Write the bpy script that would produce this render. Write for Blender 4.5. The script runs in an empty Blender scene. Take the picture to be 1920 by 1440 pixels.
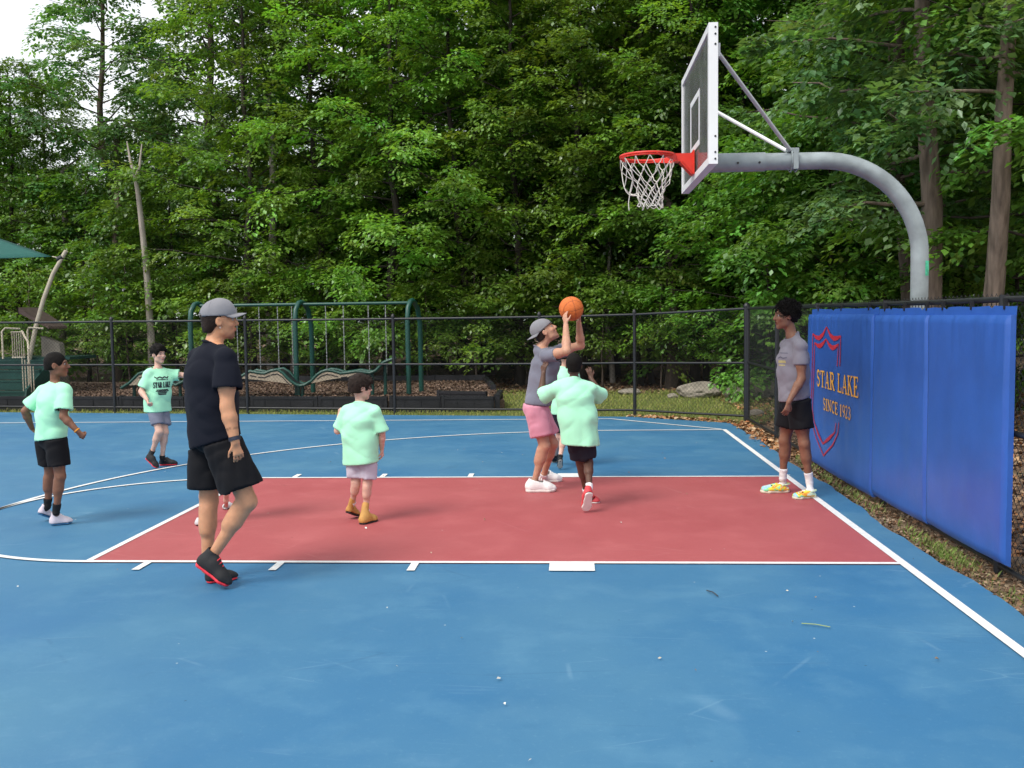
import bpy, bmesh, math, random
import numpy as np
from mathutils import Vector, Matrix
from mathutils.bvhtree import BVHTree

# ------------------------------------------------------------------ camera
SC = bpy.context.scene
COL = SC.collection
CF, CX, CY, CH = 1815.7, -2.2688, -8.4668, 1.7214          # focal (px at 1920 wide), position
YAW, PIT, ROL = -0.06267, -0.06941, -0.01341
FW = np.array([math.sin(YAW)*math.cos(PIT), math.cos(YAW)*math.cos(PIT), math.sin(PIT)])
_rt = np.array([math.cos(YAW), -math.sin(YAW), 0.0]); _up = np.cross(_rt, FW)
RT = _rt*math.cos(ROL)+_up*math.sin(ROL); UP = np.cross(RT, FW)
CAM = np.array([CX, CY, CH])
cd = bpy.data.cameras.new('camera'); cam = bpy.data.objects.new('camera', cd); COL.objects.link(cam)
cd.sensor_width = 36; cd.lens = CF/1920*36; cd.clip_end = 600; cd.clip_start = .1
cam.matrix_world = Matrix(((RT[0], UP[0], -FW[0], CX), (RT[1], UP[1], -FW[1], CY), (RT[2], UP[2], -FW[2], CH), (0, 0, 0, 1)))
SC.camera = cam
def ray(u, v): return FW+RT*((u-960)/CF)-UP*((v-720)/CF)
def atY(u, v, Y): d = ray(u, v); return CAM+d*((Y-CY)/d[1])
def atX(u, v, X): d = ray(u, v); return CAM+d*((X-CX)/d[0])
def atZ(u, v, z=0.0): d = ray(u, v); return CAM+d*((z-CH)/d[2])

# ------------------------------------------------------------------ sky, sun, exposure
W = bpy.data.worlds.new('World'); SC.world = W; W.use_nodes = True
nt = W.node_tree; N = nt.nodes; Lk = nt.links; N.clear()
SUN_EL, SUN_AZ = math.radians(50), math.radians(222)        # azimuth clockwise from +Y
wo = N.new('ShaderNodeOutputWorld'); bg = N.new('ShaderNodeBackground')
sky = N.new('ShaderNodeTexSky'); sky.sky_type = 'NISHITA'; sky.sun_disc = False
sky.sun_elevation = SUN_EL; sky.sun_rotation = SUN_AZ; sky.air_density = 1; sky.dust_density = 2.0
tc = N.new('ShaderNodeTexCoord'); nz = N.new('ShaderNodeTexNoise'); nz.inputs['Scale'].default_value = 2.2; nz.inputs['Detail'].default_value = 6
cr = N.new('ShaderNodeValToRGB'); cr.color_ramp.elements[0].position = .3; cr.color_ramp.elements[0].color = (7.6, 8.0, 8.6, 1)
cr.color_ramp.elements[1].position = .7; cr.color_ramp.elements[1].color = (10.2, 10.3, 10.4, 1)
mx = N.new('ShaderNodeMixRGB'); mx.inputs[0].default_value = .86
Lk.new(tc.outputs['Generated'], nz.inputs['Vector']); Lk.new(nz.outputs['Fac'], cr.inputs[0])
Lk.new(sky.outputs[0], mx.inputs[1]); Lk.new(cr.outputs[0], mx.inputs[2]); Lk.new(mx.outputs[0], bg.inputs[0])
bg.inputs[1].default_value = .10; Lk.new(bg.outputs[0], wo.inputs[0])
sl = bpy.data.lights.new('sun', 'SUN'); sl.energy = 2.1; sl.angle = math.radians(24); sl.color = (1, .95, .87)
so = bpy.data.objects.new('sun', sl); COL.objects.link(so)
sd = Vector((math.sin(SUN_AZ)*math.cos(SUN_EL), math.cos(SUN_AZ)*math.cos(SUN_EL), math.sin(SUN_EL)))
so.rotation_euler = sd.to_track_quat('Z', 'Y').to_euler(); so.location = (0, 0, 30)
vs = SC.view_settings; vs.view_transform = 'Standard'; vs.look = 'None'; vs.exposure = 0.50; vs.gamma = 1
try: vs.use_curve_mapping = False
except Exception: pass
cy = SC.cycles; cy.use_denoising = True; cy.max_bounces = 7; cy.diffuse_bounces = 4; cy.use_adaptive_sampling = True; cy.adaptive_threshold = .025; cy.glossy_bounces = 3; cy.transmission_bounces = 5; cy.transparent_max_bounces = 12
cy.caustics_reflective = False; cy.caustics_refractive = False; cy.sample_clamp_indirect = 6

# ------------------------------------------------------------------ helpers
def srgb(r, g, b):
    f = lambda c: (c/255/12.92) if c/255 <= .04045 else ((c/255+.055)/1.055)**2.4
    return (f(r), f(g), f(b))
MATS = {}
def mat(name, col, rough=.6, var=.12, scale=12, bump=0.0, bscale=60, metal=0, spec=.4, attr=None, sheen=0, detail=4, stretch=None, sss=0):
    """procedural material: noise-mottled base colour, optional vertex colour, fine bump"""
    if name in MATS: return MATS[name]
    m = bpy.data.materials.new(name); m.use_nodes = True; nt = m.node_tree; n = nt.nodes; l = nt.links
    b = n['Principled BSDF']; b.inputs['Roughness'].default_value = rough; b.inputs['Metallic'].default_value = metal
    b.inputs['Specular IOR Level'].default_value = spec
    if sheen: b.inputs['Sheen Weight'].default_value = sheen
    if sss: b.inputs['Subsurface Weight'].default_value = sss; b.inputs['Subsurface Radius'].default_value = (.012, .005, .003); b.inputs['Subsurface Scale'].default_value = 1
    t = n.new('ShaderNodeTexCoord'); src = t.outputs['Object']
    if stretch:
        mp = n.new('ShaderNodeMapping'); mp.inputs['Scale'].default_value = stretch; l.new(src, mp.inputs[0]); src = mp.outputs[0]
    z = n.new('ShaderNodeTexNoise'); z.inputs['Scale'].default_value = scale; z.inputs['Detail'].default_value = detail; l.new(src, z.inputs['Vector'])
    r = n.new('ShaderNodeMapRange'); r.inputs[1].default_value = .25; r.inputs[2].default_value = .75; r.inputs[3].default_value = 1-var; r.inputs[4].default_value = 1+var
    l.new(z.outputs['Fac'], r.inputs[0])
    mm = n.new('ShaderNodeVectorMath'); mm.operation = 'SCALE'; mm.inputs[0].default_value = col[:3]; l.new(r.outputs[0], mm.inputs['Scale'])
    if attr:
        a = n.new('ShaderNodeVertexColor'); a.layer_name = attr; l.new(a.outputs['Color'], mm.inputs[0])
    l.new(mm.outputs[0], b.inputs['Base Color'])
    if bump:
        z2 = n.new('ShaderNodeTexNoise'); z2.inputs['Scale'].default_value = bscale; z2.inputs['Detail'].default_value = 5; l.new(src, z2.inputs['Vector'])
        bp = n.new('ShaderNodeBump'); bp.inputs['Strength'].default_value = bump; bp.inputs['Distance'].default_value = .01
        l.new(z2.outputs['Fac'], bp.inputs['Height']); l.new(bp.outputs[0], b.inputs['Normal'])
    MATS[name] = m; return m

def link(name, me, m=None, parent=None, smooth=False):
    o = bpy.data.objects.new(name, me); COL.objects.link(o)
    if m is not None:
        for q in (m if isinstance(m, (list, tuple)) else [m]): me.materials.append(q)
    if parent is not None: o.parent = parent
    if smooth: me.polygons.foreach_set('use_smooth', np.ones(len(me.polygons), bool))
    return o
def empty(name, loc=(0, 0, 0)):
    o = bpy.data.objects.new(name, None); COL.objects.link(o); o.location = loc; o.empty_display_size = .1; return o
def tag(o, label=None, cat=None, group=None, kind=None):
    for k, v in (('label', label), ('category', cat), ('group', group), ('kind', kind)):
        if v: o[k] = v
    return o
def npmesh(name, V, F, col=None):
    """V (n,3); F int array (m,3|4) -> mesh, fast"""
    V = np.ascontiguousarray(V, np.float32); F = np.ascontiguousarray(F, np.int32)
    me = bpy.data.meshes.new(name); k = F.shape[1]
    me.vertices.add(len(V)); me.vertices.foreach_set('co', V.ravel())
    me.loops.add(F.size); me.loops.foreach_set('vertex_index', F.ravel())
    me.polygons.add(len(F)); me.polygons.foreach_set('loop_start', np.arange(0, F.size, k, dtype=np.int32))
    if col is not None:
        a = me.color_attributes.new('col', 'FLOAT_COLOR', 'POINT')
        c = np.ones((len(V), 4), np.float32); c[:, :3] = col; a.data.foreach_set('color', c.ravel())
    me.update(calc_edges=True); me.validate()
    return me
class MB:
    """collects shapes into one mesh"""
    def __init__(s, off=(0, 0, 0)): s.v = []; s.f = []; s.off = np.array(off, float)
    def add(s, V, F):
        b = len(s.v); s.v.extend([tuple(np.asarray(v, float)-s.off) for v in V]); s.f.extend([tuple(i+b for i in f) for f in F]); return s
    def box(s, lo, hi, M=None):
        V = [(x, y, z) for x in (lo[0], hi[0]) for y in (lo[1], hi[1]) for z in (lo[2], hi[2])]
        if M is not None: V = [tuple(M @ Vector(v)) for v in V]
        return s.add(V, [(0, 1, 3, 2), (4, 6, 7, 5), (0, 4, 5, 1), (2, 3, 7, 6), (0, 2, 6, 4), (1, 5, 7, 3)])
    def bar(s, a, b, w, h, up=(0, 0, 1)):
        a = np.array(a, float); b = np.array(b, float); d = b-a; d /= np.linalg.norm(d)
        u = np.array(up, float); r = np.cross(d, u)
        if np.linalg.norm(r) < 1e-4: r = np.cross(d, (1, 0, 0))
        r /= np.linalg.norm(r); u = np.cross(r, d)
        V = [p+r*x*w/2+u*y*h/2 for p in (a, b) for x, y in ((-1, -1), (1, -1), (1, 1), (-1, 1))]
        return s.add(V, [(0, 1, 2, 3), (7, 6, 5, 4), (0, 4, 5, 1), (1, 5, 6, 2), (2, 6, 7, 3), (3, 7, 4, 0)])
    def tube(s, P, R, n=10, caps=True, closed=False):
        P = [np.array(p, float) for p in P]; m = len(P)
        if not hasattr(R, '__len__'): R = [R]*m
        T = []
        for i in range(m):
            a = P[(i-1) % m] if (closed or i > 0) else P[i]; b = P[(i+1) % m] if (closed or i < m-1) else P[i]
            t = b-a; T.append(t/(np.linalg.norm(t)+1e-9))
        u = np.cross(T[0], (0, 0, 1))
        if np.linalg.norm(u) < .05: u = np.cross(T[0], (0, 1, 0))
        u /= np.linalg.norm(u); V = []; F = []
        for i in range(m):
            u = u-T[i]*np.dot(u, T[i]); u /= np.linalg.norm(u)+1e-9; w = np.cross(T[i], u)
            for k in range(n):
                a = 2*math.pi*k/n; V.append(P[i]+R[i]*(u*math.cos(a)+w*math.sin(a)))
        for i in range(m if closed else m-1):
            j = (i+1) % m
            for k in range(n): F.append((i*n+k, i*n+(k+1) % n, j*n+(k+1) % n, j*n+k))
        if caps and not closed: F.append(tuple(range(n-1, -1, -1))); F.append(tuple(range((m-1)*n, m*n)))
        return s.add(V, F)
    def build(s, name, m, parent=None, smooth=False, bevel=0):
        me = bpy.data.meshes.new(name); me.from_pydata(s.v, [], s.f); me.update()
        bm = bmesh.new(); bm.from_mesh(me); bmesh.ops.recalc_face_normals(bm, faces=bm.faces)
        if bevel: bmesh.ops.bevel(bm, geom=list(bm.edges), offset=bevel, segments=2, affect='EDGES', clamp_overlap=True)
        bm.to_mesh(me); bm.free()
        o = link(name, me, m, parent, smooth)
        if parent is None and np.any(s.off): o.location = tuple(s.off)
        if smooth:
            try: me.set_sharp_from_angle(angle=math.radians(40))
            except Exception: pass
        return o
def ring(c, r, n, ax=2):
    o = []
    for i in range(n):
        a = 2*math.pi*i/n; p = [0, 0, 0]; q = [k for k in range(3) if k != ax]; p[q[0]] = r*math.cos(a); p[q[1]] = r*math.sin(a)
        o.append(np.array(c)+p)
    return o
RNG = np.random.default_rng(11)
random.seed(5)
def nrm(v): v = np.asarray(v, float); return v/(np.linalg.norm(v, axis=-1, keepdims=True)+1e-9)
# ------------------------------------------------------------------ court surface
def court_mat(name, col, dusty, k):
    m = bpy.data.materials.new(name); m.use_nodes = True; nt = m.node_tree; n = nt.nodes; l = nt.links
    b = n['Principled BSDF']; b.inputs['Roughness'].default_value = .62; b.inputs['Specular IOR Level'].default_value = .28
    t = n.new('ShaderNodeTexCoord'); P = t.outputs['Object']
    def noise(s, d=5, vec=P, rough=.55):
        z = n.new('ShaderNodeTexNoise'); z.inputs['Scale'].default_value = s; z.inputs['Detail'].default_value = d; z.inputs['Roughness'].default_value = rough; l.new(vec, z.inputs['Vector']); return z.outputs['Fac']
    def rng(x, a, b_, c, d):
        r = n.new('ShaderNodeMapRange'); r.inputs[1].default_value = a; r.inputs[2].default_value = b_; r.inputs[3].default_value = c; r.inputs[4].default_value = d; l.new(x, r.inputs[0]); return r.outputs[0]
    def mix(f, a, c):
        x = n.new('ShaderNodeMixRGB'); l.new(f, x.inputs[0])
        for i, q in ((1, a), (2, c)):
            if isinstance(q, tuple): x.inputs[i].default_value = (*q, 1)
            else: l.new(q, x.inputs[i])
        return x.outputs[0]
    c = mix(rng(noise(.55, 4), .34, .70, .05, .70), col, dusty)
    c = mix(rng(noise(2.6, 6), .5, .75, 0, .35), c, tuple(min(1, q*1.25+.02) for q in dusty))
    c = mix(rng(noise(1.3, 3), .55, .8, 0, .30), c, tuple(q*.8 for q in col))
    c = mix(rng(noise(190, 2), .3, .75, .0, .16), c, tuple(q*.55 for q in col))
    # scuffs: stretched pale streaks, and thin scratches
    for ang, sc, th in ((.2, (1.0, 14, 1), .70), (1.2, (1.3, 18, 1), .72), (-.6, (.9, 16, 1), .71)):
        mp = n.new('ShaderNodeMapping'); mp.inputs['Rotation'].default_value = (0, 0, ang); mp.inputs['Scale'].default_value = sc; l.new(P, mp.inputs[0])
        c = mix(rng(noise(1.6, 7, mp.outputs[0], .62), th-.02, th+.10, 0, .32), c, tuple(min(1, q*1.1+.14) for q in dusty))
    v = n.new('ShaderNodeTexVoronoi'); v.inputs['Scale'].default_value = 3.1; v.inputs['Randomness'].default_value = 1; l.new(P, v.inputs['Vector'])
    c = mix(rng(v.outputs['Distance'], .012, .022, .8, 0), c, (.55, .6, .62))
    v2 = n.new('ShaderNodeTexVoronoi'); v2.inputs['Scale'].default_value = 2.3; l.new(P, v2.inputs['Vector'])
    c = mix(rng(v2.outputs['Distance'], .010, .02, .7, 0), c, tuple(q*.35 for q in col))
    # scratches: thin bright and dark hairlines on a few headings, broken up by noise
    for ang, sc, cc, hi in ((.5, 1.7, tuple(min(1, q*1.2+.16) for q in dusty), .17), (-1.0, 1.3, tuple(min(1, q*1.2+.14) for q in dusty), .15), (1.9, 1.1, tuple(q*.5 for q in col), .22)):
        mp = n.new('ShaderNodeMapping'); mp.inputs['Rotation'].default_value = (0, 0, ang); mp.inputs['Scale'].default_value = (sc*.35, sc*1.6, 1); l.new(P, mp.inputs[0])
        w = n.new('ShaderNodeTexVoronoi'); w.feature = 'DISTANCE_TO_EDGE'; w.inputs['Scale'].default_value = 1.0; w.inputs['Randomness'].default_value = 1; l.new(mp.outputs[0], w.inputs['Vector'])
        f1 = rng(w.outputs['Distance'], .002, .0075, hi, 0); f2 = rng(noise(1.7, 4), .52, .64, 0, 1); mu = n.new('ShaderNodeMath'); mu.operation = 'MULTIPLY'; l.new(f1, mu.inputs[0]); l.new(f2, mu.inputs[1]); c = mix(mu.outputs[0], c, cc)
    c = mix(rng(noise(38, 4), .58, .78, 0, .22), c, tuple(min(1, q*1.15+.05) for q in dusty))
    c = mix(rng(noise(7.5, 8, P, .7), .56, .78, 0, .30), c, tuple(q*.72 for q in col))
    l.new(c, b.inputs['Base Color'])
    l.new(rng(noise(1.1, 5), .3, .7, .5, .72), b.inputs['Roughness'])
    bp = n.new('ShaderNodeBump'); bp.inputs['Strength'].default_value = .22; bp.inputs['Distance'].default_value = .004; l.new(noise(260, 3), bp.inputs['Height']); l.new(bp.outputs[0], b.inputs['Normal'])
    return m
M_BLUE = court_mat('court_blue', (.032, .146, .300), (.085, .215, .315), 1)
M_RED = court_mat('court_red', (.37, .078, .086), (.42, .112, .115), 2)
def paint_mat():
    m = mat('line_white', (.74, .74, .73), .65, .10, 14, .2, 240, detail=8)
    return m
M_WHITE = paint_mat()
def poly(name, pts, z, m, parent=None, thick=0):
    bm = bmesh.new(); vs_ = [bm.verts.new((p[0], p[1], z)) for p in pts]; f = bm.faces.new(vs_)
    bm.normal_update()
    if f.normal.z < 0: bmesh.ops.reverse_faces(bm, faces=[f])
    if thick:
        r = bmesh.ops.extrude_face_region(bm, geom=[f]); bmesh.ops.translate(bm, verts=[v for v in r['geom'] if isinstance(v, bmesh.types.BMVert)], vec=(0, 0, -thick))
        bmesh.ops.recalc_face_normals(bm, faces=bm.faces)
    bmesh.ops.triangulate(bm, faces=bm.faces)
    me = bpy.data.meshes.new(name); bm.to_mesh(me); bm.free(); return link(name, me, m, parent)

FENCE = [np.array(q) for q in ((-19.2, 10.75), (-16.5, 10.38), (-13.79, 9.99), (-11.07, 9.60), (-8.34, 9.24), (-5.49, 8.86), (-2.84, 8.50), (-1.20, 8.28), (.50, 7.16))]
# ground sheet (forest floor) that reaches the horizon
def ground_mat():
    m = bpy.data.materials.new('forest_floor'); m.use_nodes = True; nt = m.node_tree; n = nt.nodes; l = nt.links
    b = n['Principled BSDF']; b.inputs['Roughness'].default_value = .9
    t = n.new('ShaderNodeTexCoord')
    v = n.new('ShaderNodeTexVoronoi'); v.inputs['Scale'].default_value = 16; l.new(t.outputs['Object'], v.inputs['Vector'])
    cr = n.new('ShaderNodeValToRGB'); e = cr.color_ramp.elements; e[0].color = (.085, .05, .03, 1); e[1].color = (.30, .19, .11, 1); e.new(.5).color = (.17, .10, .06, 1)
    sp = n.new('ShaderNodeSeparateColor'); l.new(v.outputs['Color'], sp.inputs[0]); l.new(sp.outputs[0], cr.inputs[0])
    z = n.new('ShaderNodeTexNoise'); z.inputs['Scale'].default_value = .7; z.inputs['Detail'].default_value = 5; l.new(t.outputs['Object'], z.inputs['Vector'])
    mx = n.new('ShaderNodeMixRGB'); mx.inputs[2].default_value = (.07, .085, .03, 1); r = n.new('ShaderNodeMapRange'); r.inputs[1].default_value = .52; r.inputs[2].default_value = .7; r.inputs[4].default_value = .6
    l.new(z.outputs['Fac'], r.inputs[0]); l.new(r.outputs[0], mx.inputs[0]); l.new(cr.outputs[0], mx.inputs[1]); l.new(mx.outputs[0], b.inputs['Base Color'])
    bp = n.new('ShaderNodeBump'); bp.inputs['Distance'].default_value = .03; bp.inputs['Strength'].default_value = .8; l.new(v.outputs['Distance'], bp.inputs['Height']); l.new(bp.outputs[0], b.inputs['Normal'])
    return m
M_FLOOR = ground_mat()
poly('ground', [(-260, -200), (260, -200), (260, 320), (-260, 320)], -.06, M_FLOOR)['kind'] = 'structure'
edge = [(.24, -12)] + [(.25+.025*math.sin(y*1.7)+.014*math.sin(y*5.1+1)+.01*math.sin(y*11), y) for y in np.arange(-11.8, 6.9, .2)]
edge += [(.20, 6.95), (-1.28, 7.98)] + [(q[0], q[1]-.30) for q in FENCE[6::-1]] + [(-19.2, -12)]
court = poly('court_surface', edge, 0.0, M_BLUE, thick=.05); court['kind'] = 'structure'
poly('painted_lane', [(-5.79, -1.83), (0, -1.83), (0, 1.83), (-5.79, 1.83)], .004, M_RED, court)
LW = .0508; ZL = .008
def seg(a, b, w=LW, nm='painted_line'):
    a = np.array(a, float); b = np.array(b, float); d = (b-a)/np.linalg.norm(b-a); nn = np.array([-d[1], d[0]])*w/2
    return poly(nm, [a-nn, b-nn, b+nn, a+nn], ZL, M_WHITE, court)
def arcline(c, r, a0, a1, w=LW, n=72):
    V = []; F = []
    for i in range(n+1):
        a = a0+(a1-a0)*i/n
        for q in (r-w/2, r+w/2): V.append((c[0]+q*math.cos(a), c[1]+q*math.sin(a), ZL))
    for i in range(n): F.append((2*i, 2*i+1, 2*i+3, 2*i+2) if a1 > a0 else (2*i+2, 2*i+3, 2*i+1, 2*i))
    me = bpy.data.meshes.new('painted_line'); me.from_pydata(V, [], F); me.update(); return link('painted_line', me, M_WHITE, court)
h = LW/2
seg((-h, -12), (-h, 6.03), LW*1.25)                                  # baseline
seg((-5.79+h, -1.83+LW), (-5.79+h, 1.83-LW))                         # free-throw line
seg((-5.79, -1.83+h), (-h*2.25, -1.83+h)); seg((-5.79, 1.83-h), (-h*2.25, 1.83-h))
arcline((-5.79, 0), 1.83-h, math.pi/2, math.pi*1.5)                  # free-throw circle
arcline((-1.6, 0), 6.02-h, math.pi/2, math.pi*1.5, n=140)            # three-point line
seg((-1.6, 6.02-h), (-h*2.25, 6.02-h)); seg((-1.6, -6.02+h), (-h*2.25, -6.02+h))
seg((-19.2, 7.62), (-1.62, 7.62)); seg((-1.63, 7.61), (-.06, 6.06))
for sgn in (-1, 1):
    y0, y1 = sgn*1.83, sgn*(1.83+.205)
    for xa, xb, d in ((-2.44, -2.13, .20), (-3.41, -3.355, .205), (-4.37, -4.315, .205), (-5.335, -5.28, .205)):
        poly('lane_block' if xb-xa > .2 else 'lane_mark', [(xa, y0), (xb, y0), (xb, sgn*(1.83+d)), (xa, sgn*(1.83+d))], ZL, M_WHITE, court)

# lawn between the fence and the wood, and the strip along the fence
M_LAWN = mat('lawn_soil', (.115, .14, .038), .9, .35, 5, .6, 90)
g_far = [(q[0], q[1]-.30) for q in FENCE[:7]] + [(-1.3, 7.99), (.2, 6.97), (.5, 7.0), (3.2, 9), (5.5, 12.5), (3, 13.6), (-3, 14.2), (-9, 16.2), (-26, 17.5), (-26, 10.5)]
poly('lawn', g_far, -.045, M_LAWN)['kind'] = 'structure'

def blades(name, pts, h0, h1, wid, cols, lean=.5, mname='grass_blade', parent=None):
    """grass: one thin bent triangle pair per blade at (x,y,z)"""
    n = len(pts); a = RNG.uniform(0, 2*math.pi, n); H = RNG.uniform(h0, h1, n); ln = RNG.uniform(.1, lean, n)*H
    d = np.stack([np.cos(a), np.sin(a), 0*a], 1); s = np.stack([-np.sin(a), np.cos(a), 0*a], 1)*wid*RNG.uniform(.6, 1.3, n)[:, None]
    up = np.array([0, 0, 1.])
    V = np.stack([pts-s/2, pts+s/2, pts+d*ln[:, None]*.35+up*H[:, None]*.6+s*.4, pts+d*ln[:, None]+up*H[:, None]], 1).reshape(-1, 3)
    i = np.arange(n)*4; F = np.concatenate([np.stack([i, i+1, i+2], 1), np.stack([i, i+2, i+3], 1)])
    C = np.array(cols)[RNG.integers(0, len(cols), n)]*RNG.uniform(.7, 1.25, (n, 1)); C = np.repeat(C, 4, 0)
    o = link(name, npmesh(name, V, F, C), mat(mname, (1, 1, 1), .6, .05, 5, attr='col', spec=.25), parent); o['kind'] = 'stuff'; return o
def in_poly(P, poly_):
    x, y = P[:, 0], P[:, 1]; r = np.zeros(len(P), bool); q = np.array(poly_, float); j = len(q)-1
    for i in range(len(q)):
        xi, yi = q[i]; xj, yj = q[j]
        c = ((yi > y) != (yj > y)) & (x < (xj-xi)*(y-yi)/(yj-yi+1e-12)+xi); r ^= c; j = i
    return r
BED = [(-26, 11.0), (-13.95, 10.45), (-5.71, 9.62), (-3.75, 9.42), (-3.55, 9.62), (-3.9, 12.0), (-4.4, 15.2), (-12, 15.9), (-26, 17.2)]
P = np.stack([RNG.uniform(-20, 5, 90000), RNG.uniform(7, 15.6, 90000), np.full(90000, -.045)], 1)
P = P[in_poly(P, g_far) & ~in_poly(P, BED)]
tag(blades('grass', P, .03, .085, .007, [(.25, .30, .06), (.31, .33, .08), (.18, .25, .05), (.36, .34, .12)]), 'short green lawn grass beyond the far fence', 'grass')

# leaves: curled quads
def leaf_scatter(name, pts, s0, s1, cols, parent=None, flat=.5, mname='dead_leaf'):
    n = len(pts); d = nrm(np.stack([RNG.normal(size=n), RNG.normal(size=n), RNG.normal(size=n)*flat*.5], 1)); up = nrm(np.stack([RNG.normal(size=n)*flat, RNG.normal(size=n)*flat, np.ones(n)], 1))
    s = nrm(np.cross(d, up)); up = np.cross(s, d); S = RNG.uniform(s0, s1, n)[:, None]; c = RNG.uniform(.05, .35, n)[:, None]
    V = np.stack([pts-d*S*.5, pts+s*S*.32+up*S*c, pts+d*S*.5+up*S*.15, pts-s*S*.32+up*S*c], 1).reshape(-1, 3)
    i = np.arange(n)*4; F = np.concatenate([np.stack([i, i+1, i+2], 1), np.stack([i, i+2, i+3], 1)])
    C = np.repeat(np.array(cols)[RNG.integers(0, len(cols), n)]*RNG.uniform(.7, 1.3, (n, 1)), 4, 0)
    o = link(name, npmesh(name, V, F, C), mat(mname, (1, 1, 1), .7, .1, 40, attr='col', spec=.2), parent); o['kind'] = 'stuff'; return o
DEAD = [(.38, .19, .085), (.30, .14, .06), (.45, .29, .16), (.22, .12, .065), (.42, .17, .07), (.50, .36, .22)]
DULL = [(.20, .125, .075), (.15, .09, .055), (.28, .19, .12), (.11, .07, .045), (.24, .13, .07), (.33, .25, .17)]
# dry leaves heaped along the corner of the fence
a = RNG.uniform(0, 1, 1000); q = np.where(a[:, None] < .45, np.array(FENCE[7])+(np.array(FENCE[8])-FENCE[7])*(a/.45)[:, None]-[.10, .16], np.array([.36, 7.0])+np.array([.0, -3.8])*((a-.45)/.55)[:, None])
P = np.concatenate([q+RNG.normal(size=(1000, 2))*[.09, .09], np.abs(RNG.normal(size=(1000, 1)))*.02-.02], 1)
tag(leaf_scatter('leaf_litter', P, .04, .10, DEAD), 'orange-brown dry leaves heaped along the corner of the fence', 'leaves')
# dirt and leaf strip under the padded fence
M_DIRT = mat('dirt', (.19, .135, .085), .95, .4, 9, .7, 70)
yy = np.arange(-6, 7.0, .2)
poly('verge', [(.18, y) for y in yy] + [(.95+.1*math.sin(y*2), y) for y in yy[::-1]], -.03, M_DIRT)['kind'] = 'structure'
P = np.stack([RNG.uniform(.26, .80, 9000), RNG.uniform(-5, 6, 9000), RNG.uniform(-.03, -.003, 9000)], 1)
tag(leaf_scatter('leaf_litter', P, .015, .05, DULL), 'small brown leaf crumbs in the dirt strip under the blue pads', 'leaves')
P = np.stack([RNG.uniform(.75, 9, 26000), RNG.uniform(-4.5, 14, 26000), RNG.uniform(-.06, -.02, 26000)], 1)
tag(leaf_scatter('leaf_litter', P, .05, .12, DULL+DEAD[:3]), 'brown leaf litter of the wood floor behind the padded fence', 'leaves')
P = np.stack([RNG.uniform(-24, 6, 9000), RNG.uniform(13.2, 19, 9000), RNG.uniform(-.05, -.02, 9000)], 1)
tag(leaf_scatter('leaf_litter', P, .06, .13, DULL), 'brown leaf litter along the edge of the wood', 'leaves')
# grass tufts on the verge, one bright tuft
c = []
for yk, nn, sp in ((-1.45, 520, .17), (-1.75, 200, .2), (-.9, 160, .25), (.3, 120, .3), (1.0, 160, .25), (1.7, 150, .3), (2.6, 150, .3), (-2.6, 90, .25)):
    c.append(np.stack([RNG.normal(.37 if yk != -1.55 else .36, .05, nn), RNG.normal(yk, sp, nn), np.full(nn, -.03)], 1))
P = np.concatenate(c); P = P[P[:, 0] > .28]
tag(blades('grass', P, .02, .075, .006, [(.16, .25, .05), (.22, .30, .08), (.12, .17, .04), (.25, .22, .10)], .9), 'weedy grass tufts in the dirt strip under the blue pads', 'grass')
# bits of debris lying on the court
P = np.stack([RNG.uniform(-7, .1, 60), RNG.uniform(-5.2, 5, 60), np.full(60, .012)], 1)
tag(leaf_scatter('court_debris', P, .012, .03, [(.5, .45, .35), (.25, .17, .1), (.6, .6, .55)]), 'tiny dry leaf crumbs and specks lying on the court', 'debris')
tw = MB((-.95, -3.16, .012)); tw.tube([(-1.02, -3.14, .012), (-.95, -3.16, .014), (-.88, -3.20, .012)], .003, 5)
tag(tw.build('twig', mat('twig_green', (.28, .36, .16), .8)), 'thin pale green twig lying on the blue court', 'twig')
tw = MB((-1.42, -2.55, .012)); tw.tube([(-1.45, -2.5, .012), (-1.42, -2.55, .016), (-1.40, -2.62, .012)], .004, 5)
tag(tw.build('twig', mat('twig_dark', (.05, .06, .07), .8)), 'short dark twig lying on the blue court', 'twig')
# ------------------------------------------------------------------ chain-link fences
M_BLACK = mat('black_vinyl', (.012, .013, .016), .42, .2, 20, .1, 120, spec=.5)
M_WIRE = mat('black_wire', (.016, .018, .02), .5, .1, 30)
def chain_mesh(A, B, z0, z1, wr=.0022, w=.071):
    A = np.array([A[0], A[1], 0.]); B = np.array([B[0], B[1], 0.]); L = np.linalg.norm(B-A); d = (B-A)/L; nn = np.array([d[1], -d[0], 0])
    nw = int(L/(w/2)); ns = int((z1-z0)/(w/2))
    k = np.arange(ns+1); zz = z0+k*(w/2); i = np.arange(nw)
    x = (i[:, None]+((k[None, :]+i[:, None]) % 2))*(w/2)                     # zigzag between neighbours
    off = np.where((k[None, :]+i[:, None]) % 2 == 0, 1, -1)*.0025
    P = A+x[..., None]*d+off[..., None]*nn+np.array([0, 0, 1.])*zz[None, :, None]
    P = P + np.sin(x*3.1+zz*2.3)[..., None]*.004*nn
    offs = [np.array([0, 0, 0])]
    ang = [0, 2.094, 4.189]
    R = np.stack([P+wr*(math.cos(t)*d+math.sin(t)*nn) for t in ang], 2)      # (nw,ns+1,3,3)
    V = R.reshape(-1, 3); idx = np.arange(nw*(ns+1)*3).reshape(nw, ns+1, 3)
    F = np.concatenate([np.stack([idx[:, :-1, j], idx[:, :-1, (j+1) % 3], idx[:, 1:, (j+1) % 3], idx[:, 1:, j]], -1).reshape(-1, 4) for j in range(3)])
    return V, F
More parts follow.
